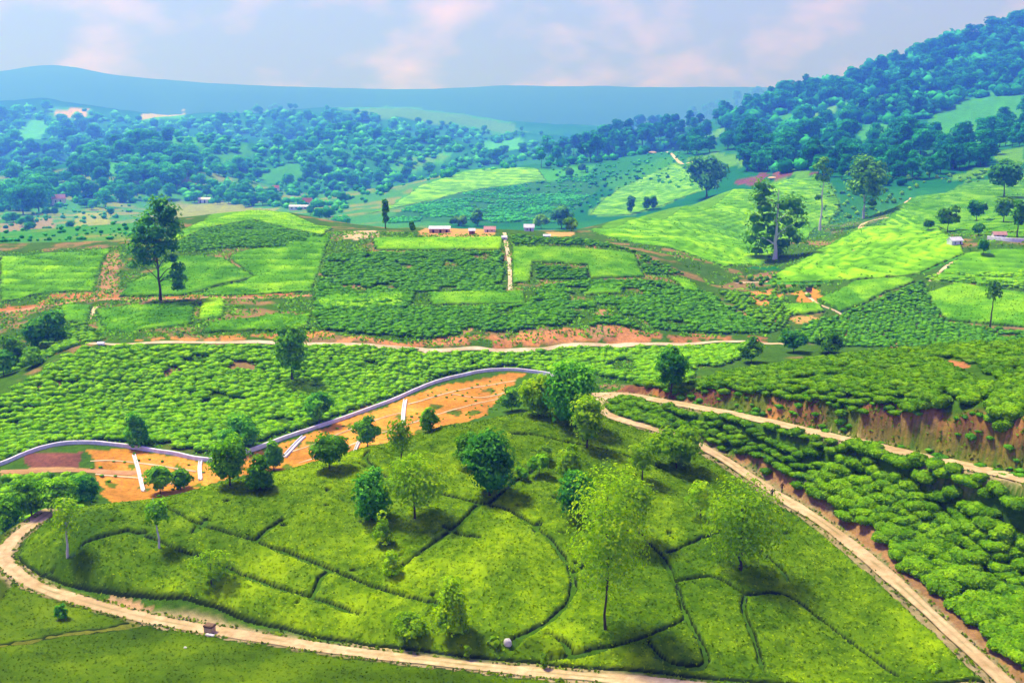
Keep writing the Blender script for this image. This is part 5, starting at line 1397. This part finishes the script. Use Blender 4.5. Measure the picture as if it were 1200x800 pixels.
# rocks and the block at the road edge
def rock(name, u, v, wpx, hpx, label, mat, seed, ymin=0, lift=0):
    p = P3(u, v, ymin); fx = p.y * CP - p.z * SP
    r = np.random.default_rng(seed)
    V, Fc = ICO[3]; V = V.copy()
    for _ in range(12):
        d = r.normal(size=3); d /= np.linalg.norm(d); k = V @ d; c = r.uniform(.62, .9)
        V -= np.clip(k - c, 0, 1)[:, None] * d * .9
    V *= np.array([wpx, wpx * .8, hpx]) * fx / F / 2 * 1.1
    V[:, 2] += hpx * fx / F * .35
    o = link(name, mesh_np(name, V, [Fc], smooth=False), None, [mat]); o.location = (p.x, p.y, p.z + lift)
    return tag(o, label, 'rock')
rock('boulder', 595, 757, 9, 12, 'rounded white rock at the foot of the tea hill above the front road', M_stone, 3)
rock('stone', 217, 760, 4, 3, 'single small white stone lying on the foreground grass', M_stone, 4)
for i, (u, v, w, lb) in enumerate(((1003, 295, 8, 'tan rock in the rows of the right-hand ridge, lower of two'), (1050, 302, 8, 'tan rock in the rows of the right-hand ridge, upper right of two'), (905, 210, 10, 'long tan rock at the brow of the smooth tea ridge'), (765, 180, 10, 'tan rock at the start of the far hill path'))):
    rock('rock', u, v, w, w * .3, lb, M_tan, 20 + i, 430)
p = P3(246, 741)
e = bpy.data.objects.new('roadside_block', None); COL.objects.link(e); e.location = p; e.rotation_euler = (0, 0, -.35)
tag(e, 'small tan stone block with a dark top on the edge of the front road', 'stone block')
import bmesh
def bevbox(name, b, mat, parent, bev=.06, seed=0):
    bm = bmesh.new(); bmesh.ops.create_cube(bm, size=1)
    for v in bm.verts:
        v.co = Vector((b[0] + (v.co.x + .5) * (b[1] - b[0]), b[2] + (v.co.y + .5) * (b[3] - b[2]), b[4] + (v.co.z + .5) * (b[5] - b[4])))
    bmesh.ops.bevel(bm, geom=bm.edges[:], offset=bev, segments=2, affect='EDGES')
    me = bpy.data.meshes.new(name); bm.to_mesh(me); bm.free()
    return link(name, me, parent, [mat])
bevbox('block', (-.62, .62, -.5, .5, -.3, .85), M_tan, e)
bevbox('top_slab', (-.68, .70, -.55, .55, .85, 1.15), M_brown, e)
bevbox('foot_slab', (-.1, 1.2, -1.0, -.5, -.3, .22), M_stone, e)

# ------------------------------------------------------------------ two people on the right-hand road
M_skin = plain('skin', (.10, .05, .03), (.13, .07, .045), 8, .6, .05)
M_hair = plain('hair', (.008, .007, .006), (.02, .016, .014), 20, .7, .3)
M_cloth_a = plain('dark_cloth', (.015, .014, .012), (.035, .03, .024), 6, .9)
M_cloth_b = plain('brown_cloth', (.06, .035, .02), (.10, .06, .035), 6, .9)
M_cloth_c = plain('dark_trousers', (.02, .02, .02), (.04, .036, .03), 6, .9)
M_eye = plain('eye', (.01, .01, .01), (.02, .02, .02), 6, .3)

def person(loc, rot, label, shirt, lean=0.12, stride=0.28, arm=0.25):
    V = []; E = []; Rr = []
    def vert(p, r, parent=None):
        V.append(p); Rr.append(r)
        if parent is not None: E.append((parent, len(V) - 1))
        return len(V) - 1
    L = lean
    pel = vert((0, 0, .95), .135)
    wst = vert((0, -.04 * L * 4, 1.12), .125, pel); che = vert((0, -.35 * L, 1.32), .15, wst); nb = vert((0, -.5 * L, 1.46), .075, che)
    nk = vert((0, -.6 * L, 1.53), .055, nb); hd = vert((0, -.75 * L, 1.62), .088, nk); tp = vert((0, -.75 * L, 1.72), .075, hd)
    ns = vert((0, -.75 * L - .085, 1.61), .018, hd); ch = vert((0, -.75 * L - .05, 1.545), .035, hd)
    for s in (-1, 1):
        hp = vert((s * .10, 0, .90), .105, pel); fw = s * stride
        kn = vert((s * .10, -fw * .6 - .03, .50), .062, hp); an = vert((s * .10, -fw + .04, .10), .042, kn)
        hl = vert((s * .10, -fw + .05, .04), .04, an); toe = vert((s * .115, -fw - .15, .03), .032, an)
        sh = vert((s * .19, -.42 * L, 1.40), .065, che); sw = -s * arm
        el = vert((s * .25, -.40 * L - sw * .5 + .03, 1.13), .045, sh); wr = vert((s * .25, -.4 * L - sw - .06, .90), .030, el)
        pm = vert((s * .25, -.4 * L - sw - .08, .83), .036, wr)
        for k, (dx_, ln) in enumerate(((-.024, .072), (-.008, .082), (.008, .078), (.024, .062))):
            a = vert((s * .25 + dx_, -.4 * L - sw - .085, .80), .011, pm); b = vert((s * .25 + dx_, -.4 * L - sw - .085 - .02, .80 - ln * .55), .010, a); vert((s * .25 + dx_, -.4 * L - sw - .06, .80 - ln), .009, b)
        t1 = vert((s * .25, -.4 * L - sw - .125, .835), .012, pm); vert((s * .25, -.4 * L - sw - .14, .79), .010, t1)
    me = bpy.data.meshes.new('body'); me.from_pydata(V, E, [])
    o = bpy.data.objects.new('body', me); COL.objects.link(o)
    sk = o.modifiers.new('skin', 'SKIN'); sk.use_smooth_shade = True
    for i, r in enumerate(Rr):
        o.data.skin_vertices[0].data[i].radius = (r, r); o.data.skin_vertices[0].data[i].use_root = (i == 0)
    sb = o.modifiers.new('sub', 'SUBSURF'); sb.levels = 1; sb.render_levels = 1
    dg = bpy.context.evaluated_depsgraph_get()
    bm_ = bpy.data.meshes.new_from_object(o.evaluated_get(dg)); bm_.name = 'body'
    bpy.data.objects.remove(o)
    e = bpy.data.objects.new('person', None); COL.objects.link(e); e.location = loc; e.rotation_euler = (0, 0, rot)
    tag(e, label, 'person')
    bm_.materials.clear(); b = link('body', bm_, e, [M_skin])
    co = np.array([v.co[:] for v in bm_.vertices]); no = np.array([v.normal[:] for v in bm_.vertices])
    def cloth(name, test, off, mat):
        keep = [p for p in bm_.polygons if test(*p.center)]
        ids = sorted({i for p in keep for i in p.vertices}); mp = {j: k for k, j in enumerate(ids)}
        m2 = bpy.data.meshes.new(name); m2.from_pydata([tuple(co[i] + no[i] * off) for i in ids], [], [[mp[i] for i in p.vertices] for p in keep])
        for p in m2.polygons: p.use_smooth = True
        link(name, m2, e, [mat])
    cloth('shirt', lambda x, y, z: .93 < z < 1.47 and (abs(x) < .19 or z > 1.08), .018, shirt)
    cloth('trousers', lambda x, y, z: .12 < z < .98 and abs(x) < .21, .014, M_cloth_c)
    cloth('hair', lambda x, y, z: z > 1.60 and (y > -.75 * L - .03 or z > 1.70), .016, M_hair)
    for s in (-1, 1):
        ev, ef = ICO[1]
        link('eye', mesh_np('eye', ev * .011 + np.array([s * .033, -.75 * L - .082, 1.645]), [ef]), e, [M_eye])
    return e
def road_z(u, v):
    q = P3(u, v); d = np.hypot(R_right[:, 0] - q.x, R_right[:, 1] - q.y); i = int(np.argmin(d)); q.z = R_right[i, 2] + .13; return q
person(road_z(904.5, 585), 2.5, 'person in dark clothes on the left side of the right-hand road, left of a pair', M_cloth_a, .14, .2)
person(road_z(916, 578), 2.4, 'person in brown clothes walking on the right-hand road, right of a pair', M_cloth_b, .22, .32)

# ------------------------------------------------------------------ air
def haze():
    me = bpy.data.meshes.new('haze')
    x0, x1, y0, y1, z0, z1 = -28500, 28500, -300, 18800, float(gZ.min()) - 1.5, max(float(gZ.max()), 0) + 45
    v = [(x, y, z) for z in (z0, z1) for y in (y0, y1) for x in (x0, x1)]
    me.from_pydata(v, [], [(0, 2, 3, 1), (4, 5, 7, 6), (0, 1, 5, 4), (2, 6, 7, 3), (0, 4, 6, 2), (1, 3, 7, 5)])
    m, t, out = new_mat('haze')
    pv = t.nodes.new('ShaderNodeVolumePrincipled')
    pv.inputs['Color'].default_value = (0.06, 0.18, 1.0, 1)
    pv.inputs['Absorption Color'].default_value = (1, 1, 1, 1)
    pv.inputs['Density'].default_value = HAZE
    pv.inputs['Anisotropy'].default_value = 0.45
    t.links.new(pv.outputs[0], out.inputs['Volume'])
    o = link('haze', me, None, [m]); o['kind'] = 'stuff'
HAZE = 0.00034
haze()
